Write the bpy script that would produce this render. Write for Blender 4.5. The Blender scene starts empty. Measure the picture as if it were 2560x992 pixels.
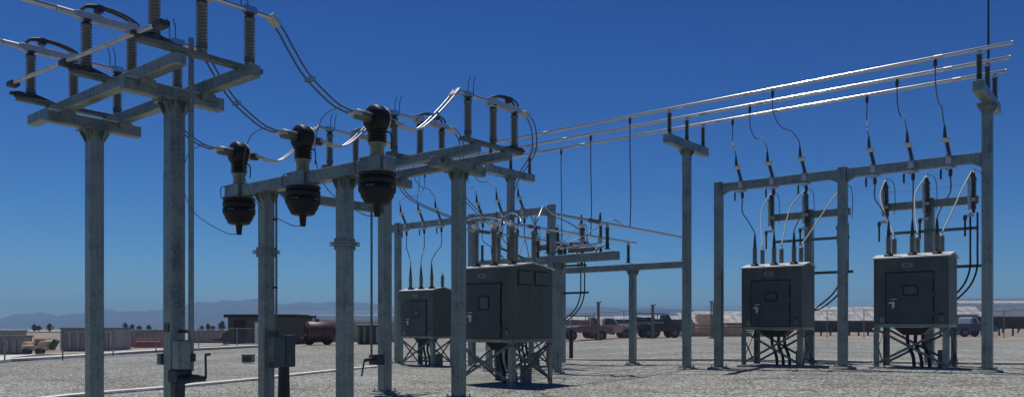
import bpy, math, random
from mathutils import Vector, Matrix, Quaternion
random.seed(7)
C = bpy.context.scene
COL = C.collection
F = 1972.0; HY = 812.0; CX = 1280.0; CH = 1.65
ca, sa = .7727, .6348
PI = math.pi
# world frame: +Y runs along the incoming buses (u), +X runs along the long beams towards the near right (X = -v)
def c2w(x, y, z): return Vector((ca*x - sa*y, sa*x + ca*y, z))
def w2c(X, Y): return (ca*X + sa*Y, -sa*X + ca*Y)
def P(px, py, Z): return c2w((px-CX)/F*Z, Z, CH + (HY-py)/F*Z)
def vu(px, u):
    r = (px-CX)/F
    return u*(sa-ca*r)/(ca+sa*r)
def W(u, v, z): return Vector((-v, u, z+CH))
def sm(t):
    t = max(0., min(1., t)); return t*t*(3-2*t)
def gcam(x, y):
    return .40*sm((x-1.5)/10.) + .16*sm((y-36)/30.) - .10*math.exp(-((x+4)**2+(y-34)**2)/40.) - 14.*sm((y-170)/1500.)
def g(X, Y):
    x, y = w2c(X, Y); return gcam(x, y)
def GP(px, py, add=0):
    Z = 30.
    for i in range(40):
        x = (px-CX)/F*Z
        Z = .5*Z + .5*F*(CH-gcam(x, Z))/(py-HY)
    x = (px-CX)/F*Z
    return c2w(x, Z, gcam(x, Z)+add)

# ------------------------------------------------------------------ materials
def mat(name, col, rough=.6, metal=0., noise=0., nscale=6., stretch=(1,1,1), col2=None, bump=0., bscale=40., spec=.5):
    m = bpy.data.materials.new(name); m.use_nodes = True
    nt = m.node_tree; b = nt.nodes['Principled BSDF']
    b.inputs['Roughness'].default_value = rough; b.inputs['Metallic'].default_value = metal
    b.inputs['Specular IOR Level'].default_value = spec
    c = (*col, 1)
    tc = nt.nodes.new('ShaderNodeTexCoord')
    if noise > 0 or col2:
        mp = nt.nodes.new('ShaderNodeMapping'); mp.inputs['Scale'].default_value = stretch
        nt.links.new(tc.outputs['Object'], mp.inputs['Vector'])
        n = nt.nodes.new('ShaderNodeTexNoise'); n.inputs['Scale'].default_value = nscale; n.inputs['Detail'].default_value = 5
        nt.links.new(mp.outputs[0], n.inputs['Vector'])
        r = nt.nodes.new('ShaderNodeValToRGB')
        d = col2 if col2 else tuple(x*(1-noise) for x in col)
        e = col if col2 else tuple(min(1, x*(1+noise)) for x in col)
        r.color_ramp.elements[0].position = .32; r.color_ramp.elements[1].position = .68
        r.color_ramp.elements[0].color = (*d, 1); r.color_ramp.elements[1].color = (*e, 1)
        nt.links.new(n.outputs[0], r.inputs[0]); nt.links.new(r.outputs[0], b.inputs['Base Color'])
    else:
        b.inputs['Base Color'].default_value = c
    if bump > 0:
        n2 = nt.nodes.new('ShaderNodeTexNoise'); n2.inputs['Scale'].default_value = bscale
        nt.links.new(tc.outputs['Object'], n2.inputs['Vector'])
        bp = nt.nodes.new('ShaderNodeBump'); bp.inputs['Strength'].default_value = bump; bp.inputs['Distance'].default_value = .02
        nt.links.new(n2.outputs[0], bp.inputs['Height']); nt.links.new(bp.outputs[0], b.inputs['Normal'])
    return m

def galv(name, base, metal=.45, rough=.38):
    m = bpy.data.materials.new(name); m.use_nodes = True
    nt = m.node_tree; b = nt.nodes['Principled BSDF']; L = nt.links.new
    tc = nt.nodes.new('ShaderNodeTexCoord')
    vo = nt.nodes.new('ShaderNodeTexVoronoi'); vo.inputs['Scale'].default_value = 26
    L(tc.outputs['Object'], vo.inputs['Vector'])
    no = nt.nodes.new('ShaderNodeTexNoise'); no.inputs['Scale'].default_value = 2.2; no.inputs['Detail'].default_value = 6
    L(tc.outputs['Object'], no.inputs['Vector'])
    mp = nt.nodes.new('ShaderNodeMapping'); mp.inputs['Scale'].default_value = (14, 14, .6); L(tc.outputs['Object'], mp.inputs['Vector'])
    st = nt.nodes.new('ShaderNodeTexNoise'); st.inputs['Scale'].default_value = 1.; st.inputs['Detail'].default_value = 4; L(mp.outputs[0], st.inputs['Vector'])
    sep = nt.nodes.new('ShaderNodeSeparateColor'); L(vo.outputs['Color'], sep.inputs[0])
    a1 = nt.nodes.new('ShaderNodeMath'); a1.operation = 'MULTIPLY_ADD'; a1.inputs[1].default_value = .25; L(sep.outputs[0], a1.inputs[0]); L(no.outputs[0], a1.inputs[2])
    a2 = nt.nodes.new('ShaderNodeMath'); a2.operation = 'MULTIPLY_ADD'; a2.inputs[1].default_value = .6; L(st.outputs[0], a2.inputs[0]); L(a1.outputs[0], a2.inputs[2])
    r = nt.nodes.new('ShaderNodeValToRGB')
    r.color_ramp.elements[0].position = .62; r.color_ramp.elements[1].position = 1.15 if False else 1.0
    r.color_ramp.elements[0].color = (base[0]*.66, base[1]*.69, base[2]*.72, 1)
    r.color_ramp.elements[1].color = (base[0]*1.42, base[1]*1.42, base[2]*1.38, 1)
    L(a2.outputs[0], r.inputs[0]); L(r.outputs[0], b.inputs['Base Color'])
    b.inputs['Metallic'].default_value = metal
    rr = nt.nodes.new('ShaderNodeMath'); rr.operation = 'MULTIPLY_ADD'; rr.inputs[1].default_value = .25; rr.inputs[2].default_value = rough-.1
    L(no.outputs[0], rr.inputs[0]); L(rr.outputs[0], b.inputs['Roughness'])
    return m

M = {}
M['galv'] = galv('galvanised_steel', (.175, .205, .190))
M['galv_dark'] = galv('weathered_galvanised_steel', (.115, .13, .12), .3, .5)
M['alu'] = mat('aluminium_bus', (.60, .60, .58), .19, .95, .06, 3.)
M['alu_dull'] = mat('cast_aluminium', (.50, .51, .50), .45, .6, .15, 8.)
M['cab'] = mat('grey_green_enamel', (.088, .103, .090), .5, 0., .20, 2.2, (1.6,1.6,.5), bump=.05, bscale=3., spec=.3)
M['cabdoor'] = mat('slate_door_enamel', (.066, .081, .079), .5, 0., .15, 2., spec=.3)
M['roof'] = mat('pale_roof_paint', (.62, .62, .60), .5, .1, .12, 2.)
M['gasket'] = mat('black_rubber', (.012, .012, .013), .6)
M['black'] = mat('black_insulation', (.018, .017, .018), .45, 0, .2, 10.)
M['ctblack'] = mat('black_cast_resin', (.012, .010, .010), .5, 0, .25, 14., spec=.3)
M['porc'] = mat('grey_porcelain', (.13, .145, .125), .35, 0, .18, 8.)
M['porc_dark'] = mat('dark_porcelain', (.045, .048, .046), .4, 0, .2, 8.)
M['iron'] = mat('dark_iron', (.05, .05, .048), .5, .3, .3, 12.)
M['white'] = mat('white_fitting', (.62, .62, .58), .45, .2)
M['wire'] = mat('stranded_conductor', (.11, .13, .16), .5, .3)
M['wire_light'] = mat('new_stranded_aluminium', (.50, .51, .50), .35, .7, .25, 60.)
M['lead'] = mat('pale_green_lead', (.50, .58, .52), .5, 0)
M['window'] = mat('viewing_glass', (.075, .085, .085), .2, 0, .35, 9.)
M['conc'] = mat('concrete', (.46, .45, .42), .9, 0, .15, 3., bump=.3)
M['conc_pale'] = mat('pale_concrete', (.78, .76, .71), .9, 0, .12, 2.)
M['sign'] = mat('sign_face', (.03, .03, .035), .4)
M['sticker'] = mat('grey_sticker', (.20, .22, .22), .4)
M['boxgreen'] = mat('dark_green_box_enamel', (.050, .072, .070), .5, 0, .12, 3.)
M['tan'] = mat('tan_machine_paint', (.72, .54, .34), .6, 0, .25, 2.)
M['wallgrey'] = mat('grey_container_paint', (.31, .30, .27), .7, 0, .2, 1.2, (1,1,.3))
M['wallpale'] = mat('pale_masonry', (.42, .38, .34), .9, 0, .15, 1.5)
M['wallbrown'] = mat('brown_block_wall', (.10, .095, .085), .9, 0, .25, 2.)
M['roofdark'] = mat('dark_roof_edge', (.035, .03, .028), .8)
M['redtank'] = mat('red_oxide_tank_paint', (.09, .042, .035), .5, 0, .3, 2.)
M['green'] = mat('olive_tarp', (.07, .10, .045), .9, 0, .35, 3.)
M['orange'] = mat('orange_barrier_plastic', (.42, .13, .07), .6, 0, .2, 3.)
M['pink'] = mat('faded_red_truck_paint', (.68, .44, .43), .3, 0, .15, 1.)
M['rust'] = mat('dull_maroon_paint', (.22, .12, .125), .55, 0, .3, 3.)
M['blue'] = mat('dark_blue_truck_paint', (.03, .05, .11), .4, 0, .2, 2.)
M['silver'] = mat('silver_truck_paint', (.35, .40, .47), .4, .3)
M['tyre'] = mat('tyre_rubber', (.02, .02, .02), .85)
M['glass'] = mat('dark_cab_glass', (.015, .018, .02), .1)
M['solar'] = mat('glare_pale_solar_glass', (.50, .49, .45), .4, 0, .35, 1.6, (1, 1, 1), spec=.8)  # pale base colour paints in the sky glare on the panels
M['solar_grey'] = mat('grey_solar_glass', (.16, .19, .19), .3, 0, .3, .8, spec=.8)
M['under'] = mat('panel_shade_and_posts', (.05, .045, .035), .8, 0, .4, 2.)  # near-black tone paints the shadow beneath the panels; posts share it
M['wood'] = mat('sandy_timber', (.42, .30, .19), .8, 0, .3, 4.)
M['tree'] = mat('cypress_foliage', (.035, .05, .035), .9, 0, .3, 5.)
M['bark'] = mat('bark', (.09, .07, .05), .9)
M['pad'] = mat('shadow_darkened_pad_concrete', (.27, .265, .24), .9, 0, .15, 3.)  # darkened so the shadow beneath the cabinets looks deeper; footings share it
M['kerb'] = mat('pale_kerb', (.76, .74, .69), .9, 0, .12, 1.)
M['dark_ground'] = mat('dark_ground_strip', (.10, .09, .08), .95, 0, .2, 2.)  # dark colour of the ground strips along the kerb

# ------------------------------------------------------------------ mesh builder
class MB:
    def __init__(s): s.v = []; s.f = []; s.smooth = []
    def add(s, vs, fs, smooth=False):
        o = len(s.v); s.v += [Vector(a) for a in vs]; s.f += [tuple(i+o for i in q) for q in fs]; s.smooth += [smooth]*len(fs)
        return s
    def bx(s, x0, x1, y0, y1, z0, z1, mtx=None):
        x0, x1 = sorted((x0, x1)); y0, y1 = sorted((y0, y1)); z0, z1 = sorted((z0, z1))
        vs = [Vector(p) for p in ((x0,y0,z0),(x1,y0,z0),(x1,y1,z0),(x0,y1,z0),(x0,y0,z1),(x1,y0,z1),(x1,y1,z1),(x0,y1,z1))]
        if mtx is not None: vs = [mtx @ p for p in vs]
        return s.add(vs, [(0,3,2,1),(4,5,6,7),(0,1,5,4),(1,2,6,5),(2,3,7,6),(3,0,4,7)])
    def bar(s, a, b, w, h=None, up=(0,0,1)):
        a = Vector(a); b = Vector(b); h = h or w
        d = (b-a).normalized(); upv = Vector(up)
        if abs(d.dot(upv)) > .99: upv = Vector((1,0,0))
        sx = d.cross(upv).normalized()*w/2; sz = sx.cross(d).normalized()*h/2
        vs = [a-sx-sz, a+sx-sz, a+sx+sz, a-sx+sz, b-sx-sz, b+sx-sz, b+sx+sz, b-sx+sz]
        return s.add(vs, [(0,1,2,3),(7,6,5,4),(0,4,5,1),(1,5,6,2),(2,6,7,3),(3,7,4,0)])
    def tube(s, pts, r, n=8, caps=True):
        pts = [Vector(p) for p in pts]
        rs = r if isinstance(r, (list, tuple)) else [r]*len(pts)
        d0 = (pts[1]-pts[0]).normalized()
        ref = Vector((0,0,1)) if abs(d0.z) < .9 else Vector((1,0,0))
        sx = d0.cross(ref).normalized(); vs = []; fs = []
        for i, p in enumerate(pts):
            d = (pts[min(i+1, len(pts)-1)]-pts[max(i-1, 0)]).normalized()
            sx = (sx - d*sx.dot(d)).normalized(); sy = d.cross(sx)
            for k in range(n):
                a = 2*PI*k/n; vs.append(p + (sx*math.cos(a)+sy*math.sin(a))*rs[i])
        for i in range(len(pts)-1):
            for k in range(n):
                fs.append((i*n+k, i*n+(k+1)%n, (i+1)*n+(k+1)%n, (i+1)*n+k))
        s.add(vs, fs, True)
        if caps:
            s.add([vs[k] for k in range(n)], [tuple(reversed(range(n)))]); s.add(vs[-n:], [tuple(range(n))])
        return s
    def lathe(s, prof, base=(0,0,0), axis=(0,0,1), n=14, smooth=True):
        q = Vector((0,0,1)).rotation_difference(Vector(axis).normalized()); base = Vector(base); vs = []; fs = []
        for (r, z) in prof:
            for k in range(n):
                a = 2*PI*k/n; vs.append(base + q @ Vector((r*math.cos(a), r*math.sin(a), z)))
        m = len(prof)
        for i in range(m-1):
            for k in range(n): fs.append((i*n+k, i*n+(k+1)%n, (i+1)*n+(k+1)%n, (i+1)*n+k))
        s.add(vs, fs, smooth)
        s.add(vs[:n], [tuple(reversed(range(n)))]); s.add(vs[-n:], [tuple(range(n))])
        return s
    def prism(s, poly, f0, f1):
        # poly: list of 2D points, f0/f1 map (a,b)->Vector for both ends
        n = len(poly); vs = [f0(*p) for p in poly]+[f1(*p) for p in poly]
        fs = [tuple(reversed(range(n))), tuple(range(n, 2*n))]+[(i, (i+1)%n, (i+1)%n+n, i+n) for i in range(n)]
        return s.add(vs, fs)
    def build(s, name, m, parent=None, bevel=0., local=False):
        off = Vector((0,0,0))
        if parent is not None and not local:
            p = parent
            while p is not None: off += p.location; p = p.parent
        me = bpy.data.meshes.new(name)
        me.from_pydata([tuple(a-off) for a in s.v], [], s.f)
        me.polygons.foreach_set('use_smooth', s.smooth); me.update()
        o = bpy.data.objects.new(name, me); COL.objects.link(o)
        me.materials.append(M[m] if isinstance(m, str) else m)
        if parent is not None: o.parent = parent
        if bevel > 0:
            md = o.modifiers.new('bevel', 'BEVEL'); md.width = bevel; md.segments = 2; md.limit_method = 'ANGLE'
        return o

def thing(name, label, cat, loc=(0,0,0), group=None, rz=0):
    o = bpy.data.objects.new(name, None); COL.objects.link(o); o.location = loc; o.rotation_euler = (0,0,rz)
    o.empty_display_size = .2
    o['label'] = label; o['category'] = cat
    if group: o['group'] = group
    return o
def single(mb, name, m, label, cat, origin, group=None, bevel=0.):
    origin = Vector(origin)
    mb.v = [a-origin for a in mb.v]
    o = mb.build(name, m, None, bevel); o.location = origin
    o['label'] = label; o['category'] = cat
    if group: o['group'] = group
    return o
def struct(mb, name, m):
    o = mb.build(name, m); o['kind'] = 'structure'; return o
def kids(o): return [c for c in COL.objects if c.parent == o]
def dup(root, loc, label, rz=None, group=None):
    def rec(o, par):
        c = o.copy(); COL.objects.link(c)
        if par is not None: c.parent = par
        for k in kids(o): rec(k, c)
        return c
    r = rec(root, None); r.location = loc; r['label'] = label
    if rz is not None: r.rotation_euler = (0,0,rz)
    if group: r['group'] = group
    return r
def spline(pts, n=8):
    pts = [Vector(p) for p in pts]
    P0 = [pts[0]*2-pts[1]]+pts+[pts[-1]*2-pts[-2]]; out = []
    for i in range(1, len(P0)-2):
        a, b, c, d = P0[i-1:i+3]
        for k in range(n):
            t = k/n
            out.append(.5*((2*b)+(c-a)*t+(2*a-5*b+4*c-d)*t*t+(3*b-a-3*c+d)*t**3))
    out.append(pts[-1]); return out
def insul(h, r=.075, n=9, core=.6):
    p = [(r*.95, 0), (r*.95, h*.07)]
    z0 = h*.09; z1 = h*.91; st = (z1-z0)/n
    for i in range(n):
        z = z0+i*st
        p += [(r*core, z), (r, z+st*.35), (r*.97, z+st*.5), (r*core, z+st*.75)]
    p += [(r*core, z1), (r*.95, h*.93), (r*.95, h)]
    return p

# ------------------------------------------------------------------ ground and far land
def make_ground():
    xs = sorted(set([-7000,-4500,-2500,-1200,-600,-300,-160,-100]+list(range(-76,80,4))+[100,160,300,600,1200,2500,4500,7000]))
    ys = sorted(set([-60,-30,-12]+[i*2 for i in range(0,45)]+[96,110,140,200,320,600,1200,2400,4200,6500]))
    vs = []; fs = []
    for y in ys:
        for x in xs: vs.append(c2w(x, y, gcam(x, y)))
    n = len(xs)
    for j in range(len(ys)-1):
        for i in range(n-1): fs.append((j*n+i, j*n+i+1, (j+1)*n+i+1, (j+1)*n+i))
    mb = MB(); mb.add(vs, fs, True)
    m = bpy.data.materials.new('gravel_and_desert'); m.use_nodes = True
    nt = m.node_tree; b = nt.nodes['Principled BSDF']; L = nt.links.new; N = nt.nodes.new
    b.inputs['Roughness'].default_value = .95; b.inputs['Specular IOR Level'].default_value = .2
    tc = N('ShaderNodeTexCoord')
    def noise(sc, det=4, rough=.5, vec=None, scale=(1,1,1), rot=0):
        n_ = N('ShaderNodeTexNoise'); n_.inputs['Scale'].default_value = sc; n_.inputs['Detail'].default_value = det; n_.inputs['Roughness'].default_value = rough
        mp = N('ShaderNodeMapping'); mp.inputs['Scale'].default_value = scale; mp.inputs['Rotation'].default_value = (0,0,rot); L(tc.outputs['Object'], mp.inputs[0]); L(mp.outputs[0], n_.inputs['Vector'])
        return n_
    vo = N('ShaderNodeTexVoronoi'); vo.inputs['Scale'].default_value = 19.; L(tc.outputs['Object'], vo.inputs['Vector'])
    sep = N('ShaderNodeSeparateColor'); L(vo.outputs['Color'], sep.inputs[0])
    r1 = N('ShaderNodeValToRGB'); e = r1.color_ramp.elements
    e[0].position = 0; e[0].color = (.10,.10,.095,1); e[1].position = 1; e[1].color = (.82,.84,.79,1)
    k = e.new(.25); k.color = (.35,.355,.325,1); k = e.new(.7); k.color = (.54,.55,.505,1)
    L(sep.outputs[0], r1.inputs[0])
    vd = N('ShaderNodeValToRGB'); vd.color_ramp.elements[0].position = .25; vd.color_ramp.elements[0].color = (1,1,1,1); vd.color_ramp.elements[1].position = .75; vd.color_ramp.elements[1].color = (.42,.41,.40,1)
    L(vo.outputs['Distance'], vd.inputs[0])
    def mul(a, b_, fac=1.):
        x = N('ShaderNodeMix'); x.data_type = 'RGBA'; x.blend_type = 'MULTIPLY'; x.inputs[0].default_value = fac
        L(a, x.inputs[6]); L(b_, x.inputs[7]); return x.outputs[2]
    c1 = mul(r1.outputs[0], vd.outputs[0])
    # blotches of a few decimetres and long raked streaks
    n2 = noise(13., 3, .65); r2 = N('ShaderNodeValToRGB'); r2.color_ramp.elements[0].position = .34; r2.color_ramp.elements[0].color = (.36,.36,.35,1); r2.color_ramp.elements[1].position = .52; r2.color_ramp.elements[1].color = (1.12,1.11,1.09,1)
    L(n2.outputs[0], r2.inputs[0]); c2 = mul(c1, r2.outputs[0])
    n3 = noise(1.4, 4, .7, scale=(1,.8,1), rot=-.6); r3 = N('ShaderNodeValToRGB'); r3.color_ramp.elements[0].position = .36; r3.color_ramp.elements[0].color = (.60,.59,.56,1); r3.color_ramp.elements[1].position = .52; r3.color_ramp.elements[1].color = (1.08,1.08,1.07,1)
    L(n3.outputs[0], r3.inputs[0]); c3 = mul(c2, r3.outputs[0], .35)
    n6 = noise(.22, 4, .6); r6 = N('ShaderNodeValToRGB'); r6.color_ramp.elements[0].position = .38; r6.color_ramp.elements[0].color = (.80,.79,.76,1); r6.color_ramp.elements[1].position = .60; r6.color_ramp.elements[1].color = (1.05,1.05,1.05,1)
    L(n6.outputs[0], r6.inputs[0]); c3 = mul(c3, r6.outputs[0])
    n7 = noise(.9, 3, .6, scale=(.12,1.6,1), rot=.45); r7 = N('ShaderNodeValToRGB'); r7.color_ramp.elements[0].position = .34; r7.color_ramp.elements[0].color = (.66,.65,.62,1); r7.color_ramp.elements[1].position = .43; r7.color_ramp.elements[1].color = (1,1,1,1)
    L(n7.outputs[0], r7.inputs[0]); c3 = mul(c3, r7.outputs[0], .6)
    # sandy soil outside the yard
    n4 = noise(.35, 6, .6); r4 = N('ShaderNodeValToRGB'); r4.color_ramp.elements[0].position=.35; r4.color_ramp.elements[0].color = (.27,.22,.17,1); r4.color_ramp.elements[1].position=.65; r4.color_ramp.elements[1].color = (.46,.39,.31,1)
    L(n4.outputs[0], r4.inputs[0])
    sx = N('ShaderNodeSeparateXYZ'); L(tc.outputs['Object'], sx.inputs[0])
    def math_(op, a, b_=None, v1=None, v2=None):
        x = N('ShaderNodeMath'); x.operation = op
        if a is not None: L(a, x.inputs[0])
        else: x.inputs[0].default_value = v1
        if b_ is not None: L(b_, x.inputs[1])
        elif v2 is not None: x.inputs[1].default_value = v2
        return x.outputs[0]
    xc = math_('ADD', math_('MULTIPLY', sx.outputs[0], v2=ca), math_('MULTIPLY', sx.outputs[1], v2=sa))
    yc = math_('ADD', math_('MULTIPLY', sx.outputs[0], v2=-sa), math_('MULTIPLY', sx.outputs[1], v2=ca))
    far = math_('SUBTRACT', yc, v2=63.)
    lft = math_('SUBTRACT', math_('MULTIPLY', math_('ADD', xc, v2=24.2), v2=-2.5), math_('SUBTRACT', yc, v2=38.5))   # beyond the left kerb
    lft = math_('MULTIPLY', lft, v2=-1.)
    lft = math_('SUBTRACT', math_('SUBTRACT', yc, v2=38.5), math_('MULTIPLY', math_('ADD', xc, v2=24.2), v2=2.35))
    both = math_('MAXIMUM', far, lft)
    n5 = noise(.8, 3); both = math_('ADD', both, math_('MULTIPLY', math_('SUBTRACT', n5.outputs[0], v2=.5), v2=1.5))
    f = N('ShaderNodeMapRange'); L(both, f.inputs[0]); f.inputs[1].default_value = -.3; f.inputs[2].default_value = .4
    mx = N('ShaderNodeMix'); mx.data_type = 'RGBA'; L(f.outputs[0], mx.inputs[0]); L(c3, mx.inputs[6]); L(r4.outputs[0], mx.inputs[7])
    L(mx.outputs[2], b.inputs['Base Color'])
    bp = N('ShaderNodeBump'); bp.inputs['Strength'].default_value = .8; bp.inputs['Distance'].default_value = .035
    L(sep.outputs[1], bp.inputs['Height']); L(bp.outputs[0], b.inputs['Normal'])
    o = mb.build('ground', m); o['kind'] = 'structure'
make_ground()

def make_mountains():
    prof = [(-900,800),(-500,792),(-200,796),(0,795),(40,784),(75,783),(110,779),(145,789),(180,784),(215,782),(262,770),(300,777),(335,775),(372,777),(410,771),(450,763),(500,752),(530,755),(560,748),(600,751),(640,744),(662,752),(700,760),(753,753),(800,757),(840,751),(900,755),(950,758),(1000,772),(1080,768),(1150,777),(1250,765),(1350,774),(1420,768),(1500,764),(1560,771),(1640,767),(1720,774),(1800,772),(1900,780),(2050,786),(2300,790),(2700,796),(3200,800)]
    def H(px):
        for (a, ya), (b, yb) in zip(prof, prof[1:]):
            if a <= px <= b: return 812-(ya+(yb-ya)*(px-a)/(b-a))
        return 10
    from mathutils import noise as mn
    vs = []; fs = []; pxs = list(range(-900, 3200, 9)); T = 14
    for t in range(T):
        q = t/(T-1); R = 3000+2600*q
        for px in pxs:
            w = math.sin(PI*min(1, q*1.0)); ridge = 4000
            h = H(px)*.9 + H(px+47*t-200 if t < T//2 else px)*.1 + 3.2*abs(mn.noise(Vector((px*.035, 2., 7.)))) + 2.*mn.noise(Vector((px*.11, 5., 7.)))
            if t < T//2:
                k = (q/(.5))**.8; k = k*(.86+.28*mn.noise(Vector((px*.02, q*6, 3))))
                k = min(k, .97)
            else: k = 1-(q-.5)*1.6 if q > .56 else 1
            z = -14*(1-min(1,q*5))+h/F*4300*k + 2.2*mn.noise(Vector((px*.05, q*9, 1)))*min(1, q*4)
            if t == 0 or t == T-1: z = -25
            vs.append(c2w((px-CX)/F*R, R, CH+z))
    n = len(pxs)
    for j in range(T-1):
        for i in range(n-1): fs.append((j*n+i, j*n+i+1, (j+1)*n+i+1, (j+1)*n+i))
    mb = MB(); mb.add(vs, fs, False)
    M['mtn'] = mat('haze_blued_mountain_rock', (.06, .068, .095), .95, 0, .25, .004)  # rock colour made dark and blue to paint in distance haze
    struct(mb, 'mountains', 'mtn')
make_mountains()

def ribbon(pts, w, h, z0=.0):
    mb = MB()
    for a, b in zip(pts, pts[1:]):
        a = Vector(a); b = Vector(b)
        mb.bar(a+Vector((0,0,z0)), b+Vector((0,0,z0)), w, h)
    return mb
def ground_line(pix, sub=5):
    out = []
    for a, b in zip(pix, pix[1:]):
        pa, pb = GP(*a), GP(*b)
        for k in range(sub):
            q = pa.lerp(pb, k/sub); q.z = g(q.x, q.y); out.append(q)
    out.append(GP(*pix[-1])); return out
lp = ground_line([(60,1004),(165,992),(263,983),(411,971),(520,960),(647,948),(723,939),(845,926),(946,916)])
single(ribbon(lp, .30, .05, .04), 'cable_duct', 'conc_pale', 'long pale cable duct lying on the gravel across the left foreground', 'duct', lp[0])
lp = ground_line([(1000,903),(1300,901),(1420,899),(1600,900),(1800,900),(2000,903),(2180,906),(2600,911)])
single(ribbon(lp, .55, .06, .04), 'cable_trench_cover', 'conc', 'straight pale concrete trench cover running behind the switchgear cabinets', 'trench cover', lp[0])
lp = ground_line([(730,897),(845,898),(1000,899)])
# road and kerbs outside the left fence
k1 = ground_line([(-260,921),(0,893),(208,884),(412,873),(520,866),(650,861)])
k2 = ground_line([(-260,939),(0,903),(110,897),(300,884),(412,877),(560,870),(655,865)])
def flat_strip(a, b, dz):
    mb = MB(); vs = []; n = min(len(a), len(b))
    for i in range(n):
        p = Vector(a[i]); q = Vector(b[i]); vs += [(p.x, p.y, p.z+dz), (q.x, q.y, q.z+dz)]
    mb.add(vs, [(2*i, 2*i+1, 2*i+3, 2*i+2) for i in range(n-1)]); return mb
def off(l, dx, dy): return [p + c2w(dx, dy, 0) for p in l]
def rel(l):
    for p in l: p.z = g(p.x, p.y)
    return l
o = flat_strip(rel(off(k1,-.6,-1.2)), rel(off(k1,.6,2.4)), .09).build('service_road', 'kerb'); o['kind'] = 'structure'
o = ribbon(k2, 1.1, .16, .05).build('kerb', 'kerb'); o['kind'] = 'structure'
o = flat_strip(rel(off(k2,.3,-1.9)), rel(off(k2,.3,-.55)), .06).build('dark_kerb_strip', 'dark_ground'); o['kind'] = 'structure'  # dark strip along the near side of the kerb
o = flat_strip(rel(off(k2,-.3,.75)), rel(off(k1,-.5,-1.3)), .06).build('road_shoulder', 'dark_ground'); o['kind'] = 'structure'

# ------------------------------------------------------------------ steel structures
def base_plate(par, X, Y, w=.25, name='base_plate'):
    z = g(X, Y)
    MB().lathe([(w*1.75,-.3),(w*1.75,.035),(w*1.65,.05)], (X,Y,z), n=20).build('footing', 'pad', par)
    mb = MB()
    mb.bx(X-w, X+w, Y-w, Y+w, z+.05, z+.08)
    for sx in (-1, 1):
        for sy in (-1, 1):
            mb.tube([(X+sx*w*.8, Y+sy*w*.8, z), (X+sx*w*.8, Y+sy*w*.8, z+.14)], .018, 6)
    mb.build(name, 'galv', par)
    return z
def column(par, X, Y, ztop, w=.25, m='galv', cap=True, flange=None):
    z = g(X, Y)
    c = MB().bx(X-w/2, X+w/2, Y-w/2, Y+w/2, z+.08, ztop).build('column', m, par, bevel=w*.1)
    base_plate(c, X, Y, w*.86)
    if cap:
        mb = MB(); e = w*.5+.11
        mb.bx(X-e, X+e, Y-e, Y+e, ztop-.025, ztop-.001)
        for t in (-.5, .5):
            for s in (-1, 1):
                for (ax) in (0, 1):
                    off = t*w*.7
                    poly = [(0, 0), (.1, 0), (.1, -.04), (0, -.2)]
                    if ax == 0:
                        f = lambda o_: (lambda a, b: Vector((X+s*(w/2+a), Y+off+o_, ztop-.03+b)))
                    else:
                        f = lambda o_: (lambda a, b: Vector((X+off+o_, Y+s*(w/2+a), ztop-.03+b)))
                    mb.prism(poly, f(-.008), f(.008))
        mb.build('cap_plate', m, c)
    if flange:
        mb = MB(); e = w/2+.075
        for zz in (flange, flange+.045): mb.bx(X-e, X+e, Y-e, Y+e, zz, zz+.03)
        for a in range(8):
            ang = a*PI/4+PI/8; rx = max(abs(math.cos(ang)), abs(math.sin(ang)))
            x = X+math.cos(ang)/rx*(e-.025); y = Y+math.sin(ang)/rx*(e-.025)
            mb.tube([(x, y, flange-.07), (x, y, flange+.14)], .017, 6)
        mb.build('flange_joint', m, c)
    return c

def switch_stand(label, u, vs, cols, zt, flip=1):
    # two columns, cross beams along Y, two long beams along X
    v1, v2 = cols
    t = thing('switch_stand', label, 'steel stand', (-(v1+v2)/2, u, g(-(v1+v2)/2, u)))
    for v in cols:
        column(t, -v, u, zt+CH, .25)
        bm = MB(); z0, z1 = zt+CH, zt+CH+.215
        bm.bx(-v-.10, -v+.10, u-.82, u+.82, z0, z1)
        cb = bm.build('cross_beam', 'galv', t, bevel=.022)
    for uu in (u-.5, u+.5):
        z0 = zt+CH+.218
        MB().bx(-vs[1], -vs[0]+(.35 if uu > u and u < 8 else 0), uu-.09, uu+.09, z0, z0+.195).build('long_beam', 'galv', t, bevel=.022)
    # bolts and clip angles below
    for v in cols:
        for uu in (u-.5, u+.5):
            for s_ in (-1, 1): MB().bx(-v+s_*.101, -v+s_*.17, uu-.12, uu+.12, zt+CH+.10, zt+CH+.215).build('clip_angle', 'galv', t)
    return t
S1 = switch_stand('tall galvanised stand at far left whose frame carries three long insulated disconnect switches', 6.31, (11.0, 16.6), (12.16, 15.08), 3.56)
S3 = switch_stand('middle galvanised stand behind the black transformers, its twin beams ending above the big cabinet', 12.74, (10.95, 16.0), (11.99, 14.43), 3.38)

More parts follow.
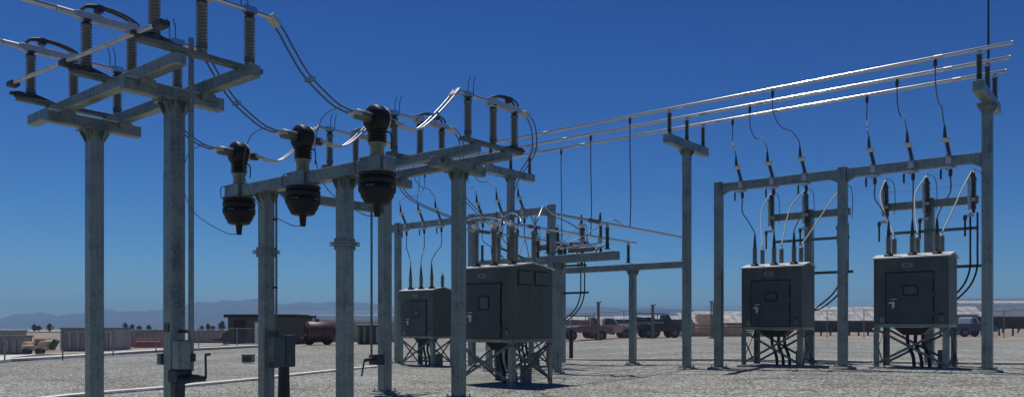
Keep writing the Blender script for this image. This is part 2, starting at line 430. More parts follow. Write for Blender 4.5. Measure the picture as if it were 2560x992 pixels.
# disconnect switch, local frame: y along the bus, z=0 on top of beams
def make_switch():
    t = thing('disconnect_switch', 'x', 'disconnect switch', (0,0,0), 'air break disconnect switches on the two switch stands')
    b = MB(); b.bx(-.075, .075, -1.02, .92, .0, .075)
    b.build('base_channel', 'galv_dark', t, bevel=.008)
    ys = (-.80, -.08, .72)
    for i, y in enumerate(ys):
        mb = MB().lathe(insul(.66, .088, 11), (0, y, .165), n=16)
        ins = mb.build('insulator', 'porc', t)
        m2 = MB(); m2.lathe([(.055, .0), (.055, .03), (.075, .035), (.075, .08), (.06, .088)], (0, y, .076), n=12)
        m2.build('pedestal', 'iron' if i == 0 else 'galv_dark', ins)
        m3 = MB().lathe([(.08, 0), (.08, .03), (.05, .035), (.05, .07), (.085, .075), (.085, .095)], (0, y, .825), n=12)
        m3.build('cap', 'iron', ins)
    # crank levers under first insulator
    mb = MB(); mb.bx(-.04, .04, -1.13, -.72, .08, .13); mb.lathe([(.09,0),(.09,.09)], (0,-.98,.06), n=12)
    mb.prism([(-.72,.077),(-.35,.077),(-.72,.17)], lambda a,b_: Vector((-.02,a,b_)), lambda a,b_: Vector((.02,a,b_)))
    mb.build('crank_lever', 'iron', t)
    nlive = len(COL.objects)
    mb = MB()
    mb.prism([(-1.0,1.055),(-.86,1.03),(-.1,1.04),(.02,1.06),(.02,1.15),(-.1,1.17),(-.86,1.18),(-1.0,1.15)], lambda a,b_: Vector((-.05,a,b_)), lambda a,b_: Vector((.05,a,b_)))
    mb.tube([(0,-1.25,1.105),(0,-.98,1.105)], .05, 10)
    mb.build('blade', 'alu_dull', t, bevel=.015)
    mb = MB(); mb.tube([(0,.0,1.10),(0,1.12,1.10)], .036, 10)
    mb.bx(-.06,.06,.62,.82,1.05,1.16)
    mb.build('terminal_bar', 'alu', t)
    arc = spline([(0,-.88,1.19),(0,-.80,1.27),(0,-.62,1.31),(0,-.40,1.31),(0,-.16,1.27),(0,.02,1.19)], 6)
    mb = MB()
    for x in (-.05, .05): mb.tube([p+Vector((x,0,0)) for p in arc], .022, 8)
    mb.bx(-.07,.07,-.66,-.56,1.22,1.33)
    mb.build('arc_strap', 'iron', t)
    mb = MB(); mb.bx(-.065,.065,-.16,.06,1.0,1.22)
    mb.build('hinge_casting', 'alu_dull', t, bevel=.02)
    mb = MB()
    for x, yy in ((-.045,.60),(.045,.66)): mb.tube([(x,yy,1.12),(x+.0,yy,1.36),(x-.03,yy-.03,1.50)], .0095, 5)
    mb.build('arcing_horn', 'wire', t)
    for o_ in list(COL.objects)[nlive:]: o_.data.transform(Matrix.Translation((0,0,-.135)))
    return t
SW = make_switch()
PH = (11.07, 13.32, 15.64)
zs1 = 3.56+CH+.415; zs3 = 3.38+CH+.415
SW.location = (-PH[0], 6.25, zs1); SW['label'] = 'tall disconnect switch nearest the camera at the top left, rising out of the photo'
dup(SW, (-PH[1], 6.25, zs1), 'disconnect switch in the middle of the left stand, its blade under a black arch')
dup(SW, (-PH[2], 6.25, zs1), 'outermost disconnect switch on the left stand, at the left edge of the photo')
dup(SW, (-PH[0], 12.76, zs3), 'disconnect switch at the near end of the middle stand, a double jumper curving off it', PI)
dup(SW, (-PH[1], 12.76, zs3), 'middle disconnect switch on the middle stand, just right of the largest black transformer', PI)
dup(SW, (-PH[2], 12.76, zs3), 'far disconnect switch on the middle stand, between the two farther black transformers', PI)
# incoming tubes
zb1 = zs1+.97; zb3 = zs3+.965
for v, lab in zip(PH, ('nearest incoming aluminium bus tube, cutting the top left corner of the photo', 'middle incoming aluminium bus tube running to the arched switch', 'lowest incoming aluminium bus tube at the left edge of the photo')):
    single(MB().tube([(-v, 1.6, zb1), (-v, 4.99, zb1)], .042, 14), 'bus_tube', 'alu', lab, 'bus tube', (-v, 3., zb1), 'incoming bus tubes')
# inter-phase rod
a = W(5.10, 15.6, 4.22); b = W(5.22, 10.35, 4.07)
mb = MB().tube([a, b], .032, 10)
t = thing('interphase_rod', 'straight pale operating rod slanting across the three switches of the left stand', 'operating rod', a)
mb.build('rod', 'alu_dull', t)
for q in (.02, .42, .98):
    p = a.lerp(b, q); MB().bx(p.x-.11, p.x+.11, p.y-.05, p.y+.09, p.z-.05, p.z+.03).build('clevis', 'iron', t)

# vertical operating pipe with gearbox on near left column
px = P(478, 500, 12.45)
t = thing('operating_mechanism', 'vertical operating pipe with gearbox and crank handle on the near left column', 'operating mechanism', (px.x, px.y, 0))
MB().tube([(px.x, px.y, .93), (px.x, px.y, CH+4.52)], .042, 12).build('operating_pipe', 'galv', t)
mb = MB(); q = Vector((px.x, px.y, 0)); cX, cY = -12.16, 6.31
c = Vector((cX, cY, 0)); d = (q-c); 
mb.bar(c+d*.2+Vector((0,0,1.55)), q+Vector((0,0,1.55)), .05, .05); mb.bar(c+d*.2+Vector((0,0,1.12)), q+Vector((0,0,1.12)), .06, .05)
mb.tube([q+Vector((0,0,1.08)), q+Vector((0,0,1.20))], .07, 10)
mb.build('guide_bracket', 'iron', t)
gb = P(455, 900, 12.25)
mb = MB(); mb.bx(gb.x-.13, gb.x+.09, gb.y-.1, gb.y+.1, .96, 1.42)
mb.build('gearbox_cover', 'galv', t, bevel=.02)
mb = MB(); mb.bx(gb.x-.2, gb.x+.1, gb.y-.13, gb.y+.12, .76, .955); mb.bx(gb.x-.16, gb.x-.04, gb.y-.08, gb.y+.08, .5, .76)
mb.build('gearbox', 'iron', t, bevel=.02)
h0 = P(445, 952, 12.1); h1 = P(515, 944, 12.3)
mb = MB(); mb.tube([h0, h0.lerp(h1,.5)+Vector((0,0,.02)), h1], [.07,.065,.05], 10); mb.tube([h1, P(514,885,12.3)], .018, 8); mb.tube([P(513,886,12.3), P(526,884,12.3)], .022, 8)
mb.build('crank_handle', 'iron', t)
# sign plate on column, long dark conduit on column's left side
pp = P(449, 818, 12.25)
xs = -12.16; ys = 6.31-.127
single(MB().bx(xs-.055, xs+.075, ys-.014, ys-.002, CH-.11, CH+.03), 'sign_plate', 'sign', 'small black sign plate on the near left column', 'sign', (xs, ys, CH))
xl = -12.16-.127-.03
mb = MB().tube([(xl, 6.23, 1.1), (xl, 6.23, CH+2.45)], .022, 8)
t = thing('grounding_conduit', 'thin dark conduit strapped to the left side of the near left column', 'conduit', (xl, 6.23, 1.1))
mb.build('pipe', 'iron', t)
MB().bx(xl-.10, xl+.02, 6.15, 6.3, 1.02, 1.2).build('end_box', 'galv_dark', t, bevel=.01)

# ---------------------------------------------------------------- transformer stand S2
u2 = 9.59
t = thing('transformer_stand', 'two-column galvanised stand whose slanting top beam carries three black transformers', 'steel stand', (-13.3, u2, 0))
for v in (12.0, 14.6): column(t, -v, u2, CH+2.79, .255, flange=CH+1.50)
zb = CH+2.79; 
MB().bx(-16.0, -10.72, u2-.13, u2+.13, zb+.003, zb+.25).build('top_beam', 'galv', t, bevel=.022)
for i_, v in enumerate(PH): MB().bx(-v-.27, -v+.27, u2-.20, u2-.131, zb-.0, zb+.28).build('side_plate', 'galv', t, bevel=.02)
def make_ct():
    t = thing('instrument_transformer', 'x', 'transformer', (0,0,0), 'black transformers hanging through the stand beam')
    # z=0 is underside of beam
    pr = [(.10,-.84),(.055,-.80),(.075,-.60),(.09,-.585),(.20,-.58),(.235,-.56),(.245,-.53),(.30,-.44),(.305,-.40),(.338,-.36),(.345,-.345),(.345,-.24),(.325,-.23),(.325,-.21),(.345,-.20),(.345,-.10),(.325,-.09),(.325,-.06),(.35,-.045),(.35,-.02),(.2,-.015)]
    pr[0] = (.035,-.81)
    tk = MB().lathe(pr, n=28).build('tank', 'ctblack', t)
    for a in (-2.3, -1.1, .3): 
        mb = MB(); mb.bx(-.07,.07,-.004,.012,-.015,.015, Matrix.Translation((.34*math.cos(a),.34*math.sin(a),-.28)) @ Matrix.Rotation(a+PI/2,4,'Z'))
        mb.build('tank_bracket', 'galv_dark', tk)
    MB().lathe([(.345,-.018),(.345,.0)], n=24).build('mounting_plate', 'galv', t)
    MB().lathe([(.13,.2),(.13,.50),(.165,.505),(.165,.53)], n=16).build('neck', 'galv', t)
    pr = [(.14,.53)]
    for k in range(6): z=.55+k*.055; pr += [(.125,z),(.18,z+.018),(.175,z+.03),(.125,z+.05)]
    pr += [(.13,.9)]
    MB().lathe(pr, n=18).build('bushing', 'ctblack', t)
    hd = MB().lathe([(.12,-.16),(.22,-.15),(.255,-.10),(.26,-.03),(.25,.06),(.235,.12),(.15,.16)], (0,0,.97), (0,1,0), n=24)
    hd.build('head', 'ctblack', t)
    MB().lathe([(.19,0),(.24,.005),(.24,.03),(.19,.04)], (0,.10,.97), (0,1,0), n=24).build('head_ring', 'alu_dull', t)
    m1 = MB().lathe([(.06,0),(.095,.01),(.095,.32),(.06,.34)], (0,-.50,.97), (0,1,0), n=14).build('front_terminal', 'galv_dark', t)
    MB().lathe([(.05,0),(.085,.01),(.085,.30),(.06,.32)], (0,.14,.97), (0,1,0), n=14).build('rear_terminal', 'iron', t)
    mb = MB(); mb.tube(spline([(.1,.1,.74),(.22,.1,.72),(.28,.1,.62),(.27,.1,.42)],5), .014, 6); mb.bx(-.20,.20,-.02,.02,.73,.755)
    mb.build('secondary_lead', 'gasket', t)
    mb = MB(); mb.tube(spline([(-.32,-.24,-.02),(-.33,-.25,.18),(-.25,-.25,.24),(-.12,-.22,.24)],5), .010, 6)
    mb.build('ground_strap', 'iron', t)
    return t
CT = make_ct(); CT.location = (-PH[0], u2, zb-.002); CT['label'] = 'largest and nearest black transformer, high at the right end of the stand beam'
dup(CT, (-PH[1], u2, zb-.002), 'black transformer in the middle of the slanting stand beam')
dup(CT, (-PH[2], u2, zb-.002), 'smallest and lowest black transformer, at the left end of the stand beam')
zc = zb+.97

def twin(name, label, pts, dx=.075, r=.017, m='wire', spacers=(), group=None, cat='conductor'):
    t = thing(name, label, cat, pts[0], group)
    sp = spline(pts, 10)
    for s in (-1, 1): MB().tube([p+Vector((s*dx,0,0)) for p in sp], r, 7).build('conductor', m, t)
    for q in spacers:
        p = sp[int(q*(len(sp)-1))]
        MB().bar(p+Vector((-dx-.03,0,0)), p+Vector((dx+.03,0,0)), .07, .06).build('spacer', 'alu', t)
    for p, p2 in ((sp[0], sp[1]), (sp[-1], sp[-2])):
        d = (p2-p).normalized(); MB().bar(p-d*.05, p+d*.16, .2, .06).build('clamp', 'alu_dull', t, bevel=.01)
    return t
wires = ('twin cable sweeping down from the nearest left switch to the largest black transformer',
         'twin cable with a bright spacer sweeping down to the middle black transformer',
         'twin cable emerging from behind the near left column to the lowest black transformer')
for v, lab in zip(PH, wires):
    dz = zb1-CH; dc = zc-CH
    twin('cable_span', lab, [W(7.36,v,dz), W(7.55,v,dz-.17), W(7.75,v,dz-.43), W(8.07,v,dz-.78), W(8.57,v,dc+.10), W(8.85,v,dc+.02), W(9.12,v,dc)], spacers=(.52,), group='twin cables from the left switches to the transformers')
w2 = ('bright twin cable rising from the largest transformer to the near switch of the middle stand',
      'bright twin cable rising behind the largest transformer from the middle one',
      'bright twin cable rising behind the middle transformer from the lowest one')
for v, lab in zip(PH, w2):
    dc = zc-CH; d3 = zb3-CH
    twin('cable_riser', lab, [W(10.0,v,dc), W(10.5,v,dc-.02), W(10.8,v,dc+.14), W(11.2,v,dc+.50), W(11.5,v,dc+.80), W(11.68,v,d3)], m='wire_light', r=.02, spacers=(.55,), group='bright twin cables rising to the middle stand')
w3 = ('twin jumper arching off the near switch and down above the big cabinet', 'twin jumper dropping from the middle switch past the column of the middle stand', 'twin jumper dropping from the far switch behind the middle stand')
vt = (13.55, 14.2, 14.85)
LU = 16.5
for v, q, lab in zip(PH, vt, w3):
    d3 = zb3-CH
    twin('jumper', lab, [W(13.88,v,d3), W(14.15,v,d3-.12), W(14.28,v,d3-.42), W(14.28,v+.05,d3-.85), W(14.5,v*.7+q*.3,d3-1.4), W(15.5,v*.3+q*.7,3.0), W(16.2,q,2.85), W(LU,q,2.72)], dx=.06, r=.014, spacers=(.40,), group='twin jumpers from the middle stand down to the big cabinet')
# thin hanging control wires at transformers
for v, dzz, lab in ((PH[2], 0, 'thin looping wire hanging to the left of the lowest transformer'), (PH[1], 0, 'thin looping wire between the lowest and middle transformers'), (PH[0], 0, 'thin looping wire between the middle and largest transformers')):
    p0 = W(8.75, v, zc-CH+.06); pts = [p0, W(8.55, v+.25, zc-CH-.15), W(8.5, v+.38, 3.0), W(8.75, v+.35, 2.4), W(9.3, v+.1, 2.02), W(u2, v, 1.99)]
    single(MB().tube(spline(pts, 10), .0085, 6), 'hanging_wire', 'wire', lab, 'wire', p0, 'thin wires looping to the transformer tips')

# brace beam and rod with mechanism by S3's far column
a = P(806, 495, 18.0)
t = thing('bracing_beam', 'slim horizontal brace passing behind the transformer stand to the next column', 'steel beam', a)
b = W(12.6, 14.43, 0); b.z = P(962, 525, 19.0).z
a = Vector((-14.43, 9.95, b.z))
MB().bar(a, b, .12, .2).build('beam', 'galv', t, bevel=.01)
MB().bar(a+Vector((0,0,-.02)), Vector((-14.43, u2+.131, zb+.1)), .1, .08).build('hanger', 'galv_dark', t)
px = P(929, 700, 18.3)
t = thing('operating_mechanism', 'slender operating rod and small crank gearbox between two middle columns', 'operating mechanism', (px.x, px.y, 0))
MB().tube([(px.x,px.y,.9),(px.x,px.y,zs3-.1)], .026, 10).build('operating_pipe', 'galv_dark', t)
gb = P(938, 898, 18.6)
MB().bx(gb.x-.12, gb.x+.18, gb.y-.1, gb.y+.15, gb.z-.12, gb.z+.12).build('gearbox', 'iron', t, bevel=.02)
MB().tube([P(932,896,18.5), P(912,900,18.2), P(910,905,18.2), P(904,940,18.2)], [.05,.035,.02,.02], 8).build('crank_handle', 'iron', t)
px = P(691, 700, 16.5)
t = thing('operating_mechanism', 'thin rod with dark clamps just right of the left transformer-stand column', 'operating mechanism', (px.x, px.y, 0))
MB().tube([(px.x,px.y,1.5),(px.x,px.y,zb-.02)], .022, 8).build('operating_pipe', 'galv_dark', t)
mb = MB()
for y_ in (548, 718): q = P(688, y_, 16.5); mb.bx(q.x-.06, q.x+.05, q.y-.03, q.y+.03, q.z-.02, q.z+.02)
mb.build('rod_clamp', 'iron', t)
# junction box on left column of transformer stand with black conduit
bq = P(713, 876, 16.3)
t = thing('junction_box', 'dark green junction box on a black conduit beside the left transformer-stand column', 'junction box', (bq.x, bq.y, 0))
R = Matrix.Translation((bq.x, bq.y, bq.z)) @ Matrix.Rotation(math.radians(12), 4, 'Z')
MB().bx(-.24, .16, -.10, .14, -.33, .33, R).build('enclosure', 'boxgreen', t, bevel=.022)
MB().bx(-.20, .12, -.125, -.103, -.29, .29, R).build('door', 'boxgreen', t, bevel=.008)
MB().tube([(bq.x-.04, bq.y, g(bq.x, bq.y)), (bq.x-.045, bq.y, bq.z-.33)], [.13,.11], 14).build('conduit', 'black', t)
MB().bx(-.45, -.24, .0, .05, .28, .40, R).build('bracket', 'iron', t)
MB().bx(-.45, -.24, .0, .05, -.36, -.24, R).build('bracket', 'iron', t)
# small box near kerb
bq = GP(621, 907)
t = thing('ground_box', 'small low grey box standing alone on the gravel left of the junction box', 'utility box', bq, None, math.radians(39.4))
MB().bx(-.23, .23, -.2, .2, .04, .36).build('housing', 'galv_dark', t, bevel=.02, local=True)
MB().bx(-.25, .25, -.22, .22, .362, .40).build('lid', 'galv', t, bevel=.01, local=True)
MB().bx(-.17, .17, -.212, -.203, .10, .28).build('front_panel', 'sign', t, local=True)

# ---------------------------------------------------------------- high bus on T supports
HB = 7.03+CH
UB = (24.34-1.22, 24.34, 24.34+1.22)
labs = ('upper of the three long bright bus tubes, nearest the camera', 'middle of the three long bright bus tubes', 'lower of the three long bright bus tubes, farthest from the camera')
ends = (2.85, 3.05, 3.30)
for u, lab, e in zip(UB, labs, ends):
    t = thing('high_bus_tube', lab, 'bus tube', (-10, u, HB), 'long bright bus tubes on the T supports')
    MB().tube([(-26.5, u, HB), (-e, u, HB)], .052, 16).build('tube', 'alu', t)
    MB().lathe([(.056,0),(.056,.03)], (-e-.01,u,HB), (1,0,0), n=14).build('end_cap', 'alu_dull', t)
    for v_ in (9.9, 17.5, 4.6): MB().lathe([(.058,0),(.058,.2)], (-v_,u,HB), (1,0,0), n=12).build('splice_sleeve', 'alu_dull', t)
tl = {3.56: 'tallest-looking T support at the right edge, seen end on beneath the bus tubes', 12.35: 'T-shaped bus support standing alone between the low bus and the right-hand switch frame', 20.06: 'T-shaped bus support whose column disappears behind the big cabinet'}
INS = None
def make_post():
    t = thing('post_insulator', 'x', 'insulator', (0,0,0), 'post insulators under the bus tubes')
    MB().lathe(insul(.56, .075, 10), (0,0,.12), n=14).build('porcelain', 'porc_dark', t)
    m = MB(); m.bx(-.09,.09,-.09,.09,0,.02); m.lathe([(.06,.02),(.06,.12)], n=10); m.build('foot', 'iron', t)
    m = MB(); m.bx(-.07,.07,-.03,.03,.68,.71); m.prism([(-.07,.71),(.07,.71),(.035,.80),(-.035,.80)], lambda a,b: Vector((a*.0-.02,a,b)), lambda a,b: Vector((.02,a,b))); m.tube([(-.06,0,.80),(.06,0,.80)],.03,8)
    m.build('bus_clamp', 'alu_dull', t)
    return t
post = make_post(); used = False
def put_post(loc, lab):
    global used
    if not used: post.location = loc; post['label'] = lab; used = True; return post
    return dup(post, loc, lab)
zT = HB-.83
for v, lab in tl.items():
    t = thing('bus_support', lab, 'bus support', (-v, 24.34, g(-v, 24.34)), 'T shaped supports of the high bus')
    column(t, -v, 24.34, zT-.30, .25 if v < 5 else .245)
    MB().bx(-v-.12, -v+.12, 24.34-1.45, 24.34+1.45, zT-.297, zT-.003).build('cross_beam', 'galv', t, bevel=.022)
    where = {3.56: 'on the right-edge bus support', 12.35: 'on the lone T support', 20.06: 'on the T support behind the big cabinet'}[v]
    for u, pos in zip(UB, ('left-hand', 'centre', 'right-hand')):
        put_post((-v, u, zT), '%s dark post insulator %s' % (pos, where))
# lightning mast on the right-edge support
t = thing('lightning_mast', 'thin dark mast rising beside the right-edge bus support out of the photo', 'mast', (-3.2, 25.9, 0))
mq = P(2471, 100, 22.3)
t.location = (mq.x, mq.y, g(mq.x, mq.y))
MB().tube([(mq.x, mq.y, g(mq.x, mq.y)), (mq.x, mq.y, 8.0), (mq.x, mq.y, 13.)], [.045, .035, .02], 8).build('spike', 'iron', t)
MB().bx(mq.x-.08, mq.x+.08, mq.y-.08, mq.y+.08, g(mq.x, mq.y), g(mq.x, mq.y)+.03).build('base_plate', 'iron', t)

# ---------------------------------------------------------------- underhung switch frames
def frame(label, cols, zt, u, ends):
    t = thing('gantry', label, 'steel frame', (-cols[0], u, g(-cols[0], u)), 'long low frames below the high bus')
    for v in cols: column(t, -v, u, CH+zt+.07, .25, cap=False)
    vs_ = sorted(ends)
    pts = sorted(set([ends[0]]+list(cols)+[ends[1]]))
    for a, b in zip(pts, pts[1:]):
        if abs(b-a) > .4:
            xa = -a-(.13 if a in cols else 0); xb = -b+(.13 if b in cols else 0)
            bm = MB().bx(xb, xa, u-.09, u+.09, CH+zt-.27, CH+zt).build('beam', 'galv', t, bevel=.01)
            mb = MB()
            for (x, s) in ((xa, -1), (xb, 1)):
                mb.prism([(0,0),(s*.22,0),(0,-.12)], lambda p,q: Vector((x+p,u-.05,CH+zt-.273+q)), lambda p,q: Vector((x+p,u+.05,CH+zt-.273+q)))
            mb.build('gusset', 'galv', bm)
    return t
uF = 24.34
frame('right-hand switch frame with two columns and a beam ending at the right-edge support', (11.2, 7.28), 4.62, uF, (11.2, 3.70))
vF = [vu(x, uF) for x in (995, 1180, 1379)]
frame('farther switch frame seen through the middle columns, its beam above the half-hidden cabinet', (vF[0], vF[1], vF[2]), 4.55, uF, (vF[0]+.5, vF[2]))
def make_hook():
    # local: mounted on beam top-front; tilts towards -Y
    t = thing('fuse_switch', 'x', 'fuse switch', (0,0,0), 'slanted hook switches on the low frames')
    ax = Vector((-.10,-.42,.90)).normalized()
    p0 = Vector((.08,.05,-.30)); 
    MB().lathe(insul(.58,.062,9), p0+ax*.16, ax, n=12).build('insulator', 'porc_dark', t)
    m = MB(); m.lathe([(.05,0),(.075,.02),(.075,.12),(.05,.14)], p0+ax*.72, ax, n=10); q = p0+ax*.80; m.bx(q.x-.13,q.x+.11,q.y-.05,q.y+.05,q.z-.03,q.z+.04)
    m.build('top_cap', 'white', t)
    MB().lathe([(.05,0),(.038,.16),(.022,.30)], p0+ax*.86+Vector((-.02,0,0)), (0,-.12,1), n=10).build('cable_boot', 'iron', t)
    m = MB(); m.bar((-.02,-.10,-.36),(.16,.05,-.30),.12,.06); m.bar((-.16,-.10,-.34),(.02,-.10,-.34),.04,.03); m.bx(-.05,.09,-.13,-.092,-.22,.04); 
    m.build('mounting_bracket', 'alu_dull', t)
    MB().tube([(-.16,-.10,-.34),(-.165,-.10,-.42),(-.165,-.10,-.62)],[.02,.03,.025],8).build('hanging_handle', 'iron', t)
    MB().lathe([(.03,0),(.05,.03),(.05,.16),(.03,.2)],(.06,-.04,-.56),(0,0,1),n=8).build('lower_terminal', 'iron', t)
    t['top'] = tuple(p0+ax*.86+Vector((-.02,-.03,.30)))
    return t
hook = make_hook(); top = Vector(hook['top']); del hook['top']
hook_used = False
def single_wire(label, pts, r=.015, m='wire', group=None, name='drop_wire', cat='wire', clampm='iron'):
    t = thing(name, label, cat, pts[0], group)
    MB().tube(spline(pts, 9), r, 7).build('wire', m, t)
    p = Vector(pts[0]); MB().lathe([(.03,0),(.045,.03),(.045,.16),(.025,.2)], p-Vector((0,0,.2)), n=8).build('clamp', clampm, t)
    return t

# ---------------------------------------------------------------- breaker cabinets
def rrect(cx, cz, w, h, r, n=4):
    out = []
    for (sx, sz, a0) in ((1,1,0),(-1,1,90),(-1,-1,180),(1,-1,270)):
        for k in range(n+1):
            a = math.radians(a0+90*k/n); out.append((cx+sx*(w/2-r)+r*math.cos(a), cz+sz*(h/2-r)+r*math.sin(a)))
    return out
def make_breaker(label, D=1.2, vents=False, bh=.5, win=(.42,.32), br=.085, legh=1.30):
    t = thing('breaker_cabinet', label, 'breaker cabinet', (0,0,0), 'grey green breaker cabinets on legs')
    w = 1.0; y0 = -D/2; y1 = D/2; zb_ = legh; zt = zb_+1.93
    b = MB(); b.prism([(y0,zb_),(y1,zb_),(y1,zt),(0,zt+.13),(y0,zt)], lambda a,c_: Vector((-w,a,c_)), lambda a,c_: Vector((w,a,c_)))
    body = b.build('body', 'cab', t, bevel=.022)
    # roof
    m = MB(); e = .05
    m.prism([(y0-e,zt-.005),(y0-e,zt+.03),(0,zt+.17),(y1+e,zt+.03),(y1+e,zt-.005),(0,zt+.134)], lambda a,c_: Vector((-w-e,a,c_)), lambda a,c_: Vector((w+e,a,c_)))
    m.build('roof', 'roof', t)
    # door on the front
    m = MB(); dx0, dx1 = -.64, .60; dz0, dz1 = zb_+.04, zb_+1.50
    m.bx(dx0-.03, dx1+.03, y0-.012, y0-.002, dz0-.02, dz1+.03); m.build('door_gasket', 'gasket', t)
    door = MB().bx(dx0, dx1, y0-.045, y0-.013, dz0, dz1).build('door', 'cabdoor', t, bevel=.022)
    cx = .02; cz = zb_+.98
    outer = rrect(cx, cz, win[0], win[1], .09); inner = rrect(cx, cz, win[0]-.08, win[1]-.08, .06)
    m = MB(); n = len(outer); vs = [(x,y0-.062,z) for x,z in outer]+[(x,y0-.062,z) for x,z in inner]+[(x,y0-.046,z) for x,z in outer]+[(x,y0-.046,z) for x,z in inner]
    fs = []
    for i in range(n):
        j = (i+1)%n; fs += [(i,j,n+j,n+i),(i,2*n+i,2*n+j,j),(n+i,n+j,3*n+j,3*n+i)]
    m.add(vs, fs); wf = m.build('window', 'gasket', door)
    m = MB(); m.add([(x,y0-.050,z) for x,z in inner], [tuple(range(n))]); m.bx(cx-.11,cx-.09,y0-.056,y0-.051,cz-.07,cz+.07); m.bx(cx+.04,cx+.06,y0-.056,y0-.051,cz-.08,cz+.08); m.bx(cx+.07,cx+.12,y0-.056,y0-.051,cz-.02,cz+.08)
    m.build('window_pane', 'window', door)
    m = MB(); m.bx(-.56,-.42,y0-.075,y0-.046,zb_+.60,zb_+.65); m.bx(-.47,-.40,y0-.10,y0-.046,zb_+.50,zb_+.66); m.lathe([(.03,0),(.03,.05)],(-.44,y0-.09,zb_+.46),n=10); m.tube([(-.5,y0-.09,zb_+.72),(-.34,y0-.09,zb_+.74)],.016,6)
    m.build('door_handle', 'white', door)
    for hz in (.25, .80, 1.35): MB().lathe([(.014,0),(.014,.12)], (dx1+.012,y0-.05,zb_+hz), n=8).build('hinge', 'galv_dark', door)
    m = MB(); m.prism(rrect(-.08, zb_+1.72, .30, .12, .03), lambda a,c_: Vector((a,y0-.002,c_)), lambda a,c_: Vector((a,y0-.012,c_))); m.build('nameplate', 'sticker', t)
    m = MB(); m.bx(-.15,-.03,y0-.016,y0-.0125,zb_+1.70,zb_+1.74); m.build('nameplate_mark', 'sign', t)
    MB().bx(-.82,-.70,y0-.008,y0-.002,zb_+.05,zb_+.20).build('label_sticker', 'sticker', t)
    m = MB(); m.bx(.76,.86,y0-.01,y0-.002,zb_+.27,zb_+.32); m.build('ventilation_slot', 'gasket', t)
    MB().bx(.76,.87,y0-.012,y0-.002,zb_+.10,zb_+.22).build('ground_pad', 'galv_dark', t)
    if vents:
        for k in (-1, 1):
            cy = k*.36
            v_ = MB(); v_.bx(w+.002, w+.03, cy-.27, cy+.27, zt-.44, zt-.10)
            v_.build('side_vent', 'cab', t, bevel=.01)
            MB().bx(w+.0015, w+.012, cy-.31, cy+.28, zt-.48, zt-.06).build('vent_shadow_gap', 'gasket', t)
    # bottom channel
    m = MB(); m.bx(-w+.02, w-.02, y0+.0, y0+.06, zb_-.09, zb_-.003); m.bx(-w+.02, w-.02, y1-.06, y1, zb_-.09, zb_-.003); m.bx(-w, -w+.06, y0+.065, y1-.065, zb_-.09, zb_-.003); m.bx(w-.06, w, y0+.065, y1-.065, zb_-.09, zb_-.003)
    m.build('sill_channel', 'galv', t)
    # legs (angles)
    a_ = .16
    for sx in (-1, 1):
        for sy in (-1, 1):
            X = sx*(w-.0); Y = sy*D/2
            m = MB(); m.bx(X-(a_ if sx>0 else 0), X+(0 if sx>0 else a_), Y-(.012 if sy>0 else 0), Y+(0 if sy>0 else .012), 0, zb_-.095)
            m.bx(X-(.012 if sx>0 else 0), X+(0 if sx>0 else .012), Y-(a_ if sy>0 else -.0125), Y+(-.0125 if sy>0 else a_), 0, zb_-.095)
            m.bx(X-.12, X+.12, Y-.12, Y+.12, .0, .015)
            m.build('leg', 'galv', t)
    for (yy) in (y0-.012, y1+.012):
        m = MB(); m.bar((-w+.06,yy-.006,.12),(w-.06,yy-.006,zb_-.14),.02,.07,up=(0,0,1)); m.bar((-w+.06,yy+.018,zb_-.14),(w-.06,yy+.018,.12),.02,.07); m.build('cross_brace', 'galv_dark', t)
    for xx in (-w-.012, w+.012):
        m = MB(); m.bar((xx,y0+.08,.12),(xx,y1-.08,zb_-.14),.02,.06); m.bar((xx+(.022 if xx>0 else -.022),y0+.08,zb_-.14),(xx+(.022 if xx>0 else -.022),y1-.08,.12),.02,.06); m.build('cross_brace', 'galv_dark', t)
    # hopper and conduits under the body
    m = MB(); m.prism([(-.55,zb_-.1),(.45,zb_-.1),(.22,zb_-.32),(-.28,zb_-.32)], lambda a,c_: Vector((a,-.22,c_)), lambda a,c_: Vector((a,.3,c_))); m.build('cable_hopper', 'black', t)
    for i in range(3):
        x = -.22+.21*i
        MB().tube(spline([(x,.05+.06*(i%2),zb_-.3),(x+.02,.05,zb_-.6),(x+.16,.02,zb_-.95),(x+.2,.0,0.)],6), .05, 10).build('conduit', 'black', t)
    m = MB(); m.bx(.62,.80,-.1,.2,.0,.55); m.build('control_conduit_box', 'galv_dark', t, bevel=.01)
    # bushings
    for yy in (-D*.27, D*.27):
        zr = zt+.17-abs(yy)/(D/2)*.13
        for xx in (-.65, 0, .65):
            k = MB().lathe(insul(bh, br, max(7, int(bh/.06)), .7), (xx,yy,zr+.05), n=14).build('bushing', 'porc', t)
            MB().lathe([(br*1.5,-.10),(br*1.5,.05),(br*1.1,.06)], (xx,yy,zr), n=14).build('bushing_flange', 'iron', k)
            MB().lathe([(br*.6,0),(br*.6,.05),(.02,.06),(.02,.16)], (xx,yy,zr+bh+.05), n=10).build('bushing_terminal', 'alu_dull', k)
    t['bz'] = zt+.17-.27*2*.13+bh+.2
    return t
brk = make_breaker('breaker cabinet at the right edge, nearest the mast, its handle and latch bright')
bz = brk['bz']; del brk['bz']
uB = 25.7
def place(o, X, Y, dz=0): o.location = (X, Y, g(X, Y)+dz)
place(brk, -5.62, uB, -.02)
M_loc = Vector((-9.75, uB, g(-9.75, uB)-.04)); dup(brk, M_loc, 'breaker cabinet between the lone column and the middle column of the right-hand frame')
G_v = (vu(1200,uF)+vu(1305,uF))/2
G_loc = Vector((-G_v, uB, g(-G_v, uB))); dup(brk, G_loc, 'breaker cabinet almost hidden behind the big cabinet, only its legs and bushings showing')
F_loc = Vector((-24.5, 24.0, g(-24.5, 24.0)-.02)); dup(brk, F_loc, 'distant breaker cabinet partly hidden by the round-edged column, left of the big cabinet')
